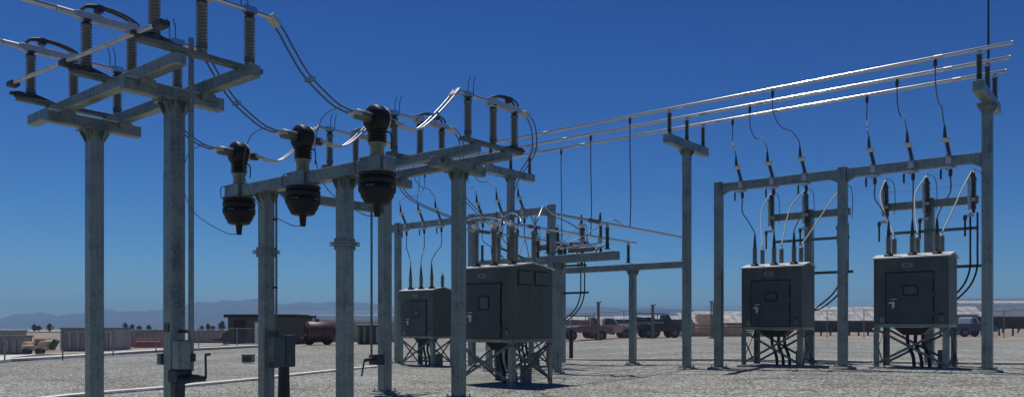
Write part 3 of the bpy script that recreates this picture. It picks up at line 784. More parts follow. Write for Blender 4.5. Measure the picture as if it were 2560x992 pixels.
big = make_breaker('biggest and nearest breaker cabinet, with two square vents on its right side', 1.78, True, .93, (.40,.40), .082, 1.27)
del big['bz']
bX = -13.25-1.0
place(big, bX, 16.15+.89); big.location.z = .0
for X, Y, D, lab in ((-5.62,uB,1.2,'thin concrete pad beneath the right-edge breaker cabinet'),(-9.75,uB,1.2,'thin concrete pad beneath the cabinet right of the lone column'),(-24.5,24.0,1.2,'thin concrete pad beneath the distant breaker cabinet'),(bX,17.04,1.78,'thin concrete pad beneath the biggest breaker cabinet')):
    z = g(X, Y)
    single(MB().bx(X-1.1,X+1.1,Y-D/2-.12,Y+D/2+.12,z-.2,z+.012), 'concrete_pad', 'pad', lab, 'concrete pad', (X,Y,z), 'concrete pads under the cabinets', bevel=.01)

def hookset(name, xs, buspts, bloc, zf=4.62):
    global hook_used
    for i, (px_, (line, bv)) in enumerate(zip(xs, buspts)):
        v = vu(px_, uF); loc = Vector((-v, uF, CH+zf))
        lab = 'slanted hook switch %s, %s of the three' % (name, ('leftmost','middle','rightmost')[i])
        if not hook_used: hook.location = loc; hook['label'] = lab; hook_used = True
        else: dup(hook, loc, lab)
        tp = loc+top; u_ = UB[line]
        p0 = Vector((-bv, u_, HB-.05))
        dx = tp.x-p0.x; dy = tp.y-p0.y; hgt = p0.z-tp.z
        pts = [p0, p0-Vector((0,0,.25)), p0+Vector((dx*.03,dy*.05,-hgt*.42)), p0+Vector((dx*.30,dy*.3,-hgt*.66)), p0+Vector((dx*.68,dy*.7,-hgt*.72)), tp+Vector((-.03,-.02,.18)), tp]
        single_wire('dark wire hanging above the %s slanted switch %s' % (('left','middle','right')[i], name), pts, group='wires dropping from the high bus')
        q = loc+Vector((.06,-.04,-.56)); e = Vector((bloc.x+(-.65,0,.65)[i], bloc.y-.324, bloc.z+bz-.05))
        hh = q.z-e.z
        pts = [q, q-Vector((0,0,hh*.30)), q.lerp(e,.45)-Vector((0,0,.02)), e+Vector((0,0,hh*.28)), e]
        t = thing('down_lead', 'dark lead under the %s slanted switch %s' % (('left','middle','right')[i], name), 'lead', q, 'leads from slanted switches to cabinet bushings')
        MB().tube(spline(pts, 9), .019, 7).build('cable', 'wire', t)
        MB().lathe([(.055,0),(.05,.2),(.03,.42),(.02,.5)], e-Vector((0,0,.12)), n=10).build('stress_cone', 'iron', t)
hookset('above the right-edge cabinet', (2183,2278,2371), ((2,6.93),(1,5.79),(0,4.57)), brk.location)
hookset('left of the right-hand frame middle column', (1853,1931,2012), ((2,11.26),(1,10.14),(0,8.93)), M_loc)
gvs = [vu(x, uF) for x in (1206,1256,1310)]
hookset('just left of the hidden T support column', (1206,1256,1310), ((2,gvs[0]+1.9),(1,gvs[1]+1.6),(0,gvs[2]+1.3)), G_loc, 4.55)
fvs = [vu(x, uF) for x in (1016,1060,1103)]
hookset('above the distant cabinet', (1016,1060,1103), ((2,26.2),(1,25.3),(0,24.4)), F_loc, 4.55)

# ---------------------------------------------------------------- cable termination stands behind the breakers
def make_term():
    t = thing('cable_termination_stand', 'x', 'cable stand', (0,0,0), 'cable termination stands behind the cabinets')
    zb_ = 4.95
    c = MB().bx(-.13,.13,-.13,.13,.08,zb_+.3).build('column', 'galv', t, bevel=.015)
    m = MB(); m.bx(-.27,.27,-.27,.27,.0,.03); m.build('base_plate', 'galv', c)
    for a, b in ((-1.35,-.135),(.135,1.35)): MB().bx(a,b,-.1,.1,zb_-.0,zb_+.24).build('beam', 'galv', t, bevel=.01)
    for z, x1 in ((3.0,1.5),(4.15,1.38)):
        m = MB(); m.bx(-1.2,x1,-.215,-.135,z,z+.09); m.build('arm', 'galv_dark', t, bevel=.008)
    for i, x in enumerate((-1.2, 0, 1.25)):
        ax = Vector((.0,-.10 if i<2 else 0,1)).normalized()
        k = MB().lathe([(.045,0),(.05,.1)]+[(r_,z_+.1) for r_,z_ in insul(.95,.085,13,.65)][1:]+[(.05,1.10),(.03,1.2)], Vector((x,-.2,zb_-.3)), ax, n=12).build('surge_arrester', 'porc_dark', t)
        MB().lathe([(.07,0),(.07,.04),(.02,.05),(.02,.14)], Vector((x,-.2,zb_-.3))+ax*1.2, ax, n=10).build('arrester_cap', 'white', k)
        m = MB(); m.bx(x-.16,x+.02,-.32,-.22,zb_-.42,zb_-.34); m.bx(x-.05,x+.05,-.32,-.1,zb_+.05,zb_+.15); m.tube([(x-.1,-.28,zb_-.2),(x-.12,-.28,zb_+.75)],.045,8)
        m.build('bracket', 'alu_dull', k)
        m = MB(); m.tube([(x-.22,-.26,zb_-.36),(x-.22,-.26,zb_-1.0)],.03,8); m.lathe([(.045,0),(.055,.03),(.055,.12),(.04,.15)],(x-.22,-.26,zb_-.5),n=8); m.build('cutout', 'iron', k)
    for dx in (.0, .19):
        x = 1.17+dx
        MB().tube(spline([(x,-.26,zb_-.3),(x,-.26,3.6),(x-.02,-.28,2.9),(x-.25,-.32,2.35),(x-.75,-.55,1.85),(.2,-1.15,1.6+dx*.4)],8), .028, 8).build('cable', 'black', t)
    m = MB().tube([(-1.2,-.25,zb_+.58),(0,-.25,zb_+.55),(1.25,-.25,zb_+.6)], .008, 6); m.build('link_wire', 'wire', t)
    for x in (-1.2, 0, 1.25):
        m = MB().tube(spline([(x,-.3,zb_+1.02),(x+.22,-.3,zb_+.85),(x+.27,-.3,zb_+.3),(x+.24,-.28,zb_-.15)],7), .012, 6); m.build('loop_lead', 'wire', t)
    return t
term = make_term()
uT = 27.6
def pale_leads(loc, bloc, tag_):
    for i, x in enumerate((-1.2, 0, 1.25)):
        a = loc+Vector((x-.03,-.33,5.95-.05)); b = Vector((bloc.x+(-.65,0,.65)[i], bloc.y+.324, bloc.z+bz-.05))
        bow = -.28 if i < 2 else 0
        pts = [a, a.lerp(b,.33)+Vector((bow*.8,0,.05)), a.lerp(b,.7)+Vector((bow*.45,0,0)), b]
        single_wire('pale green lead from the %s arrester to the cabinet %s' % (('left','middle','right')[i], tag_), pts, .024, 'lead', 'pale leads to the rear bushings', 'pale_lead', 'lead', 'iron')
for v, bl, lab, tg in ((5.62, brk.location, 'cable stand with three tall arresters behind the right-edge cabinet', 'at the right edge'), (9.37, M_loc, 'cable stand with three arresters behind the cabinet left of the middle frame column', 'left of the middle frame column'), (19.9, G_loc, 'distant cable stand whose two arms reach out right of the big cabinet', 'hidden behind the biggest one')):
    L_ = Vector((-v, uT, g(-v, uT)-(.0)))
    if v == 5.62: term.location = L_; term['label'] = lab
    else: dup(term, L_, lab)
    pale_leads(L_, bl, tg)

# ---------------------------------------------------------------- low bus
zl = 3.28+CH
lowb = ((13.83, 18.7, 26.85, 'upper low bus tube, ending at the lone T support'), (16.23, 19.6, 27.6, 'middle low bus tube, ending above the short far column'), (18.46, 19.8, 27.8, 'lowest of the low bus tubes, half hidden behind the others'))
for v, ua, ub, lab in lowb:
    t = thing('low_bus_tube', lab, 'bus tube', (-v, ua, zl), 'low bus tubes right of the big cabinet')
    MB().tube([(-v, ua, zl), (-v, ub, zl)], .042, 12).build('tube', 'alu', t)
    MB().bx(-v-.06,-v+.06, 20.6, 21.2, zl-.05, zl+.06).build('splice_clamp', 'galv_dark', t, bevel=.01)
t = thing('low_bus_stand', 'near low-bus stand whose beam pokes out right of the big cabinet roof', 'steel stand', (-15.7, 21.7, 0), 'stands of the low bus')
for v in (15.80, 18.9): column(t, -v, 21.7, CH+2.09, .2)
MB().bx(-19.4, -13.42, 21.58, 21.82, CH+2.093, CH+2.37).build('beam', 'galv', t, bevel=.022)
t = thing('low_bus_stand', 'far low-bus stand with one short column and a beam reaching the lone T support', 'steel stand', (-16.2, 27.0, 0), 'stands of the low bus')
column(t, -16.03, 27.0, CH+2.15, .24)
MB().bx(-19.2, -13.6, 26.88, 27.12, CH+2.153, CH+2.40).build('beam', 'galv', t, bevel=.022)
for v, w_ in ((13.83,'front'),(16.23,'middle'),(18.46,'back')):
    put_post((-v, 21.7, CH+2.373+.08), 'dark post insulator on the near low-bus beam under its %s tube' % w_)
    put_post((-v, 27.0, CH+2.403+.05), 'dark post insulator on the far low-bus beam under its %s tube' % w_)
for line, px_, v, lab in ((0,1575,13.83,'long straight drop wire from the upper high bus to the low bus'), (1,1477,16.23,'straight drop wire left of the longest one, from the middle high bus'), (2,1403,18.46,'leftmost straight drop wire from the lower high bus to the low bus')):
    bv = vu(px_, UB[line]); p0 = Vector((-bv, UB[line], HB-.05)); e = Vector((-v, min(UB[line], 26), zl+.03))
    single_wire(lab, [p0, p0.lerp(e,.3), p0.lerp(e,.7)+Vector((.03,0,0)), e], .02, group='straight drop wires onto the low bus')
# leads between big cabinet rear bushings and low bus
for q, (v, ua, ub, lab) in zip((13.6, 14.25, 14.9), lowb):
    a = Vector((-q, 17.52, CH+2.68)); b = Vector((-v, ua, zl))
    single_wire('white lead curving from the big cabinet to the %s' % lab.split(',')[0], [a, a+Vector((.05,.15,.35)), a.lerp(b,.5)+Vector((0,0,.42)), b+Vector((0,-.3,.12)), b], .022, 'wire_light', 'white leads on the big cabinet', 'curved_lead', 'lead')
# horizontal linkage box and cutouts on near low beam
t = thing('switch_linkage', 'long dark switch linkage lying on the near low-bus beam', 'linkage', (-14.9, 21.7, CH+2.4))
MB().bx(-15.35,-14.35,21.62,21.76,CH+2.42,CH+2.56).build('housing', 'galv_dark', t, bevel=.02)
MB().tube([(-15.7,21.69,CH+2.6),(-14.1,21.69,CH+2.66)], .04, 8).build('blade', 'alu', t)
MB().lathe(insul(.3,.06,5), (-15.5,21.7,CH+2.372), n=10).build('insulator', 'porc_dark', t)
for v, lab in ((14.55,'slanted hook switch between the low bus and the near low beam, right one'),(17.1,'slanted hook switch over the big cabinet roof beside the tall hidden column'),(15.3,'slanted hook switch above the dark linkage on the near low beam')):
    dup(hook, (-v, 22.3 if v!=17.1 else 20.0, CH+2.95), lab, rz=.8)
    t = thing('switch_bracket', 'short bracket under the %s' % lab.split(' over')[0].split(' between')[0].split(' above')[0] + {14.55:' between low bus and beam',17.1:' over the big cabinet roof',15.3:' above the dark linkage'}[v], 'bracket', (-v, 21.9, CH+2.4))
    uu = 22.3 if v!=17.1 else 20.0
    MB().bar((-v,21.83,CH+2.25),(-v,uu,CH+2.62),.06,.06).build('strut', 'galv_dark', t)
bt = single_wire('pale lead slanting up between low bus tubes', [Vector((-15.4,21.9,CH+2.8)), Vector((-15.0,22.3,CH+3.1)), Vector((-14.3,22.6,zl+.25)), Vector((-13.83,22.8,zl+.04))], .022, 'lead', None, 'pale_lead', 'lead')
for (u0, v0, z0, u1, v1, z1, rise, lab) in (
    (17.6, 14.9, 2.75, 19.6, 16.9, 2.9, .55, 'dark looping cable rising off the big cabinet roof, leftmost'),
    (17.6, 14.25, 2.75, 20.4, 15.6, 2.6, .75, 'dark looping cable off the big cabinet roof, highest of three'),
    (17.6, 13.6, 2.75, 21.5, 14.5, 2.75, .45, 'dark looping cable reaching from the big cabinet to the dark linkage')):
    a = W(u0, v0, z0); b = W(u1, v1, z1)
    single_wire(lab, [a, a+Vector((0,.1,rise*.8)), a.lerp(b,.5)+Vector((0,0,rise)), b+Vector((0,-.1,rise*.5)), b], .017, 'wire', 'dark loops behind the big cabinet roof', 'looping_cable', 'cable')
t = thing('insulator_crossbar', 'short crossbar with three small dark insulators just over the big cabinet roof', 'crossbar', W(20.2, 17.1, 2.1))
MB().bx(-18.2, -15.2, 20.12, 20.26, CH+2.05, CH+2.17).build('bar', 'galv', t, bevel=.01)
for v in (15.5, 16.7, 17.9): MB().lathe(insul(.55, .06, 8), (-v, 20.19, CH+2.172), n=12).build('insulator', 'porc_dark', t)
MB().bx(-17.0, -16.85, 20.13, 20.25, g(-16.9,20.2), CH+2.048).build('post', 'galv', t, bevel=.01)
# black riser conduit near far column
q = GP(1428, 897)
single(MB().tube([q, q+Vector((0,0,1.45))], .10, 12), 'riser_conduit', 'black', 'thick black conduit stub rising from the gravel left of the trucks', 'conduit', q)

exec_background = True
# ---------------------------------------------------------------- background
RZ = math.radians(39.45)
def camthing(name, lab, cat, px, py, Z=None, group=None, yaw=0):
    if Z is None: p = GP(px, py)
    else:
        p = c2w((px-CX)/F*Z, Z, gcam((px-CX)/F*Z, Z))
    return thing(name, lab, cat, p, group, RZ+yaw)
def depth(py, px): 
    p = GP(px, py); return w2c(p.x, p.y)[1]
def container(lab, x0, x1, ytop, ybot, depthm=2.4, m='wallgrey', name='storage_container', cat='container', ribs=True, group=None, roofm=None):
    px = (x0+x1)/2; Z = depth(ybot, px); w = (x1-x0)/F*Z
    t = camthing(name, lab, cat, px, ybot, group=group)
    h = (ybot-ytop)/F*Z
    MB().bx(-w/2, w/2, 0, depthm, .05, h).build('shell', m, t, bevel=.02, local=True)
    if ribs:
        n = max(4, int(w/.35)); mb = MB()
        for i in range(n):
            x = -w/2+.1+(w-.2)*i/(n-1); mb.bx(x-.07, x+.07, -.10, -.002, .12, h-.12)
        mb.build('wall_ribs', 'wallpale' if m == 'wallgrey' else 'wallgrey', t, local=True)  # contrasting rib colour paints in the shading of the corrugation
    mb = MB(); mb.bx(-w/2-.04, w/2+.04, -.06, depthm+.06, h+.003, h+.12); mb.build('roof_edge', roofm or 'galv', t, local=True)
    mb = MB(); mb.bx(-w/2+.1, w/2-.1, .1, depthm-.1, -.1, .048); mb.build('skid', 'roofdark', t, local=True)
    return t
GC = 'grey site containers beyond the left fence'
container('grey ribbed container nearest the left edge of the photo', -60, 62, 843, 884, .7, group=GC)
container('low flat-roofed container behind the left-edge one', -30, 40, 829, 868, 1.2, group=GC)
container('plain grey container just left of the first tall column', 152, 222, 823, 877, group=GC)
container('grey container just right of the first tall column', 248, 282, 823, 876, group=GC)
container('long ribbed container wall between the two tall left columns', 296, 412, 827, 866, 2.4, 'wallpale', group=GC)
container('ribbed pale fence-like container left of the brown building', 470, 560, 828, 856, 2.4, 'wallpale', group=GC)
# brown building
def building(lab, x0, x1, ytop, Z, m, roofm, name='building', dm=6., over=.25, rh=.25, zb=0):
    px = (x0+x1)/2; w = (x1-x0)/F*Z; t = camthing(name, lab, 'building', px, 0, Z)
    h = CH+(HY-ytop)/F*Z - t.location.z
    MB().bx(-w/2, w/2, 0, dm, -.2, h-rh).build('wall', m, t, local=True)
    MB().bx(-w/2-over, w/2+over, -over, dm+over, h-rh+.003, h).build('roof', roofm, t, local=True)
    return t, w, h
t, w, h = building('brown block building with a flat dark roof behind the left transformer-stand column', 570, 734, 785, 62, 'wallbrown', 'roofdark')
mb = MB(); mb.bx(-w/2+.5, -w/2+1.4, -.05, -.002, .0, 1.9); mb.build('door', 'roofdark', t, local=True)
t, w, h = building('long pale site wall with a bright white coping behind the middle columns', 655, 985, 799, 70, 'wallpale', 'kerb', 'site_wall', .5, .1, .2)
mb = MB()
for i in range(12): x = -w/2+.5+i*(w-1)/11; mb.bx(x-.06,x+.06,-.05,-.002,0,h-.25)
mb.build('pilaster', 'wallpale', t, local=True)
t = container('white door panel structure left of the left transformer-stand column', 637, 648, 806, 862, .6, 'conc_pale', 'white_cabinet', 'cabinet', False)
# tan excavator-like machine
t = camthing('compact_loader', 'tan compact loader parked beyond the left fence between two containers', 'loader', 104, 885)
s = w2c(*t.location[:2])[1]/F
mb = MB(); mb.bx(-34*s, 22*s, -.6, .6, 10*s, 24*s); mb.bx(-34*s,-26*s,-.5,.5,10*s,32*s); mb.bx(4*s, 24*s, -.55, .55, 24*s, 34*s); mb.build('body', 'tan', t, bevel=.06, local=True)
mb = MB(); mb.bx(-6*s, -2*s, -.5, .5, 24*s, 40*s); mb.bx(-6*s, 10*s, -.55, .55, 37*s, 40*s); mb.build('canopy', 'tan', t, local=True)
for x in (-18, 14): MB().lathe([(8*s,-.2),(9*s,-.1),(9*s,.1),(8*s,.2)], (x*s,-.65,9*s), (0,1,0), n=16).build('wheel', 'tyre', t, local=True)
MB().bar((24*s,0,14*s),(38*s,0,36*s),.3,.25).build('loader_arm', 'green', t, local=True)
# bucket / plough
t = camthing('plough_blade', 'dark curved plough blade resting in front of the brown building', 'plough', 548, 862)
s = w2c(*t.location[:2])[1]/F
MB().prism([(-24*s,18*s),(-10*s,12*s),(20*s,8*s),(20*s,14*s),(24*s,34*s),(14*s,32*s),(8*s,18*s),(-10*s,17*s)], lambda a,b: Vector((a,-.3,b)), lambda a,b: Vector((a,.5,b))).build('blade', 'roofdark', t, local=True)
MB().bx(12*s,22*s,-.2,.3,0,9*s).build('stand', 'rust', t, local=True)
# barriers
for i, x in enumerate((352, 372, 392)):
    t = camthing('traffic_barrier', ('leftmost orange barrier on the road between the tall left columns','middle orange barrier on the road between the tall left columns','rightmost orange barrier beside the near left column')[i], 'barrier', x, 868, group='orange barriers on the road')
    MB().prism([(-.25,0),(.25,0),(.1,.35),(.08,.62),(-.08,.62),(-.1,.35)], lambda a,b: Vector((-.42,a,b)), lambda a,b: Vector((.42,a,b))).build('shell', 'orange', t, bevel=.02, local=True)
    MB().bx(-.3,.3,-.14,-.11,.40,.48).build('reflective_strip', 'kerb', t, local=True)
# tank trailer
t = camthing('tank_trailer', 'dull red water tank trailer in front of the pale site wall', 'tank trailer', 795, 861)
s = w2c(*t.location[:2])[1]/F
tk = MB().lathe([(.1,-1.2),(.7,-1.15),(.8,-1.0),(.8,.7),(.65,.95),(.1,1.0)], (.2,.2,33*s), Vector((1,.55,0)), n=20).build('tank', 'redtank', t, local=True)
MB().lathe([(.2,0),(.2,.2)], (-.1,.0,33*s+.78), n=12).build('hatch', 'rust', tk, local=True)
MB().lathe([(.05,-.03),(.6,-.02),(.6,.02)], (-.86,-.4,33*s), Vector((-1,-.55,0)), n=20).build('end_plate', 'iron', tk, local=True)
MB().bar((-1.1,-.5,17*s),(1.2,.75,17*s),.9,.15).build('chassis', 'galv_dark', t, local=True)
for x, y in ((-.5,-.65),(.7,.05)): MB().lathe([(.42,-.12),(.47,-.06),(.47,.06),(.42,.12)], (x,y,.46), Vector((-.48,.88,0)), n=16).build('wheel', 'tyre', t, local=True)
container('olive tarpaulin-covered stack behind the right transformer-stand column', 893, 946, 812, 860, 2.5, 'green', 'covered_stack', 'stack', True, None, 'conc_pale')
# fence on the left
def fence(lab, pts, h, m='galv', rails=(1.,), mesh=True, posts_every=None, wires=0, extra=None):
    t = thing('chain_link_fence', lab, 'fence', pts[0])
    n = len(pts)
    for i, p in enumerate(pts):
        MB().tube([p, p+Vector((0,0,h+.05))], .035, 8).build('post', m, t)
    for q in rails:
        MB().tube([p+Vector((0,0,h*q)) for p in pts], .024, 6).build('rail', m, t)
    for k in range(wires):
        MB().tube([p+Vector((0,0,h+.12+.12*k)) for p in pts], .008, 5).build('wire_strand', m, t)
    if mesh:
        mb = MB(); vs = []
        for p in pts: vs += [p+Vector((0,0,.05)), p+Vector((0,0,h))]
        mb.add(vs, [(2*i,2*i+2,2*i+3,2*i+1) for i in range(n-1)]); mb.build('chain_link_mesh', 'mesh', t)
    return t
mm = bpy.data.materials.new('chain_link'); mm.use_nodes = True; nt = mm.node_tree; b = nt.nodes['Principled BSDF']
b.inputs['Base Color'].default_value = (.35,.36,.36,1); b.inputs['Metallic'].default_value = .4
tc = nt.nodes.new('ShaderNodeTexCoord'); sp_ = nt.nodes.new('ShaderNodeSeparateXYZ'); nt.links.new(tc.outputs['Object'], sp_.inputs[0])
def mth(op, a, b_=None, v=None):
    x = nt.nodes.new('ShaderNodeMath'); x.operation = op; nt.links.new(a, x.inputs[0])
    if b_ is not None: nt.links.new(b_, x.inputs[1])
    elif v is not None: x.inputs[1].default_value = v
    return x.outputs[0]
s_ = mth('ADD', sp_.outputs[0], sp_.outputs[1])
d1 = mth('LESS_THAN', mth('FRACT', mth('MULTIPLY', mth('ADD', s_, sp_.outputs[2]), v=16.)), v=.07)
d2 = mth('LESS_THAN', mth('FRACT', mth('MULTIPLY', mth('SUBTRACT', s_, sp_.outputs[2]), v=16.)), v=.07)
nt.links.new(mth('MAXIMUM', d1, d2), b.inputs['Alpha']); M['mesh'] = mm
fp = [GP(x, y) for x, y in ((-330,947),(-160,926),(12,905),(157,899),(283,888),(390,880),(497,873),(593,868),(655,865))]
fence('low chain link fence along the kerb at the left, with a pale top rail', fp, 1.32)
fz = 66.
fpts = []
for x in (700,790,880,970,1060,1150,1240,1330,1430,1485,1560,1633,1705,1778,1865,1960,2068,2160,2260,2370,2460,2510,2600,2700):
    q = c2w((x-CX)/F*fz, fz, 0); q.z = g(q.x, q.y); fpts.append(q)
fence('tall chain link fence along the far side of the gravel, before the trucks', fpts, 2.3, rails=(1.,), wires=3)
for i, (x, yt) in enumerate(((1496,755),(1632,762),(1783,757),(1778,753))):
    q = c2w((x-CX)/F*(fz-1), fz-1, 0); q.z = g(q.x, q.y); h = CH+(HY-yt)/F*(fz-1)-q.z
    t = thing('gate_post', ('thick post beside the pink pickup','short-armed thick post in front of the dark truck','thinner of the two posts left of the right-hand frame','taller of the two posts left of the right-hand frame')[i], 'post', q, 'thick posts near the far fence')
    MB().tube([q, q+Vector((0,0,h))], .12 if i < 2 else .06, 8).build('post', 'galv_dark', t)
    MB().bx(q.x-.2,q.x+.2,q.y-.2,q.y+.2,q.z-.05,q.z+.08).build('base_plate', 'galv_dark', t)
    MB().bar(q+Vector((-.15,-.1,h-.02)), q+Vector((.25,.1,h+.02)), .08,.08).build('top_arm', 'galv_dark', t)

# vehicles: built along local x (front at +x), base at z=0
def wheel(t, x, y, r=.42):
    k = MB().lathe([(r-.05,-.13),(r,-.08),(r,.08),(r-.05,.13)], (x,y,r), (0,1,0), n=20).build('wheel', 'tyre', t, local=True)
    MB().lathe([(.05,-.02),(.22,-.01),(.22,.02),(.1,.04)], (x,y+(-.14 if y<0 else .10),r), (0,1,0), n=14).build('rim', 'galv_dark', k, local=True)
def truck(lab, px, py, bodym, cabm, length, kind, yaw=0, Z=72):
    t = camthing('pickup_truck' if kind == 'pickup' else 'utility_truck', lab, 'truck', px, py, Z, None, yaw)
    Lh = length/2; y = .95
    def pr(poly, n_, m, yy=y, par=t, bev=.05): return MB().prism(poly, lambda a,b: Vector((a,-yy,b)), lambda a,b: Vector((a,yy,b))).build(n_, m, par, bevel=bev, local=True)
    if kind == 'pickup':
        pr([(-Lh,.55),(Lh-.1,.5),(Lh,.7),(Lh-.05,1.05),(Lh-1.3,1.18),(-Lh,1.22)], 'body', bodym)
        cb = pr([(-.55,1.19),(Lh-1.5,1.19),(Lh-2.1,1.80),(-.25,1.84),(-.5,1.75)], 'cab', cabm, .85)
        for s in (-1,1):
            MB().add([(-.35,s*.862,1.27),(Lh-1.85,s*.862,1.27),(Lh-2.22,s*.862,1.72),(-.2,s*.862,1.74)], [(0,1,2,3)]).build('side_window', 'glass', cb, local=True)
        MB().add([(Lh-1.53,-.75,1.24),(Lh-1.53,.75,1.24),(Lh-2.06,.72,1.76),(Lh-2.06,-.72,1.76)], [(0,1,2,3)]).build('windscreen', 'glass', cb, local=True)
        for s in (-1,1): MB().bx(Lh-.12,Lh+.01,s*.7-.14,s*.7+.14,.82,.98).build('headlight', 'kerb', t, local=True)
        MB().bx(Lh-.02,Lh+.12,-.9,.9,.48,.66).build('front_bumper', 'silver', t, bevel=.03, local=True)
    else:
        pr([(-Lh,.75),(Lh-.1,.55),(Lh,.75),(Lh-.05,1.15),(Lh-1.0,1.3),(.4,1.25),(-Lh,1.0)], 'body', bodym)
        cb = pr([(.35,1.22),(Lh-1.05,1.28),(Lh-1.5,1.98),(.45,2.0)], 'cab', cabm, .88)
        for s in (-1,1): MB().add([(.6,s*.892,1.35),(Lh-1.25,s*.892,1.35),(Lh-1.58,s*.892,1.86),(.65,s*.892,1.86)], [(0,1,2,3)]).build('side_window', 'glass', cb, local=True)
        MB().bx(-Lh,.25,-1.0,1.0,1.26,1.34).build('flat_bed', 'silver', t, local=True)
        for k in range(3): MB().bx(-Lh+.15+k*.85,-Lh+.85+k*.85,-.9,.9,1.35,1.62+.15*(k%2)).build('tool_box', cabm if k%2 else bodym, t, bevel=.03, local=True)
        mb = MB()
        for x in (-Lh+.1, .2):
            for yy in (-.85,.85): mb.tube([(x,yy,1.34),(x,yy,2.1)],.035,6)
        for yy in (-.85,.85): mb.tube([(-Lh+.1,yy,2.1),(Lh-1.5,yy,2.1)],.035,6)
        mb.build('ladder_rack', 'iron', t, local=True)
        MB().bx(Lh-.02,Lh+.14,-.95,.95,.5,.74).build('front_bumper', 'iron', t, bevel=.03, local=True)
    for x in (-Lh+1.1, Lh-1.0):
        for s in (-.88, .88): wheel(t, x, s, .43)
    return t
truck('faded red pickup with a dark side window, facing right beside the far fence', 1515, 845, 'pink', 'pink', 5.2, 'pickup', .12, 70)
truck('maroon utility truck with tool boxes behind the long cables right of the big cabinet', 1462, 845, 'rust', 'rust', 4.6, 'utility', .05, 67.5)
truck('dark utility truck with an open rack, right of the short far column', 1645, 845, 'gasket', 'gasket', 4.4, 'utility', .1, 68)
truck('silver-nosed pickup half hidden by the short far column', 1600, 845, 'silver', 'blue', 4.6, 'pickup', -.1, 71)
truck('dark blue pickup with a pale roof at the far right behind the right-edge cabinet', 2423, 828, 'blue', 'silver', 4.4, 'pickup', .1, 74)
# low sandy machinery / timber piles
for i, (x, w_, h_) in enumerate(((1722,1.1,.8),(1752,1.5,1.2),(1815,1.6,.9),(1838,1.1,1.2),(1898,1.3,.8))):
    t = camthing('timber_stack', ('short timber stack behind the lone T support','sandy timber stack left of the right-hand frame column','low timber stack right of the right-hand frame column','taller timber stack beside the mid cabinet','timber stack glimpsed between the mid cabinet legs')[i], 'timber stack', x, 0, 76, 'timber stacks beyond the far fence')
    for k in range(4):
        MB().bx(-w_+random.uniform(0,.3), w_-random.uniform(0,.3), -.5, .5, .02+k*h_/4, .02+(k+.8)*h_/4).build('timber_layer', 'wood', t, local=True)
# solar tables
def solar(lab, x0, x1, ylow, yhigh, Z, m, n=8, tilt_d=3.0, grp='rows of solar panels beyond the fence', yaw=0.):
    px = (x0+x1)/2; w_ = (x1-x0)/F*Z; t = camthing('solar_array', lab, 'solar array', px, 0, Z, grp, yaw)
    gz_ = t.location.z; zl_ = CH+(HY-ylow)/F*Z-gz_; zh = CH+(HY-yhigh)/F*(Z+tilt_d)-gz_
    mb = MB()
    mb.prism([(0,zl_),(tilt_d,zh),(tilt_d,zh-.05),(0,zl_-.05)], lambda a,b: Vector((-w_/2,a,b)), lambda a,b: Vector((w_/2,a,b)))
    mb.build('panel_row', m, t, local=True)
    mb = MB(); ng = max(2,int(w_/1.1))
    for i in range(ng+1):
        x = -w_/2+w_*i/ng; mb.bar((x,-.01,zl_+.008),(x,tilt_d+.01,zh+.008),.05,.03)
    mb.build('panel_frame', 'galv', t, local=True)
    mb = MB(); mb.bx(-w_/2,w_/2,.5,.62,zl_-.42,zl_-.06); mb.bx(-w_/2,w_/2,1.6,1.7,zl_-1.25,zl_-.2); mb.build('under_shadow_box', 'under', t, local=True)  # dark boxes stand in for the shadow beneath the panels
    for i in range(n+1):
        x = -w_/2+.3+(w_-.6)*i/n; MB().bx(x-.07,x+.07,1.2,1.34,0,(zl_+zh)/2-.1).build('post', 'under', t, local=True)
    return t
solar('pale solar row seen left of the mid cabinet', 1735, 1870, 806, 779, 84, 'solar', 5)
solar('long pale solar row between the mid and right-edge cabinets', 2010, 2215, 800, 766, 82, 'solar', 8)
solar('pale solar row left of the dark blue pickup roof', 2360, 2478, 790, 765, 86, 'solar', 5)
solar('grey solar row at the extreme right, nearest the fence', 2478, 2680, 790, 768, 80, 'solar_grey', 6, yaw=-.25)
k = 0
for Z, yl, yh in ((110,776,764),(150,765,757),(220,758,751),(340,751,746)):
    solar('%s solar row climbing behind the extreme right one' % ('second','third','fourth','fifth')[k], 2400, 2720, yl, yh, Z, 'solar_grey' if k != 2 else 'solar', 8, 4.); k += 1
for i, (x0, x1, Z, yl, yh) in enumerate(((1540,1735,150,797,789),(1700,2010,190,790,781),(1990,2420,210,781,771),(1330,1560,170,799,791),(1740,2300,330,785,776))):
    solar(('solar row just behind the trucks','solar row far beyond the sandy stacks','solar row far behind the mid cabinet','solar row far behind the maroon truck','most distant pale solar row on the horizon')[i], x0, x1, yl, yh, Z, 'solar', 8, 4.)
# pedestal box for a rear transformer row: inverter blocks
for i, x in enumerate((2418, 1772)):
    t = camthing('inverter_box', ('grey inverter box behind the dark blue pickup','sandy inverter box behind the timber stacks')[i], 'inverter', x, 0, 79)
    MB().bx(-1.1,1.1,0,1.2,.1,2.1).build('housing', ('galv_dark','tan')[i], t, bevel=.03, local=True)
    MB().bx(-1.2,1.2,-.1,1.3,2.103,2.2).build('roof', 'kerb', t, local=True)
    for s in (-.55,.5): MB().bx(s-.4,s+.4,-.03,-.002,.3,1.9).build('door', 'sticker' if i==0 else 'tan', t, local=True)
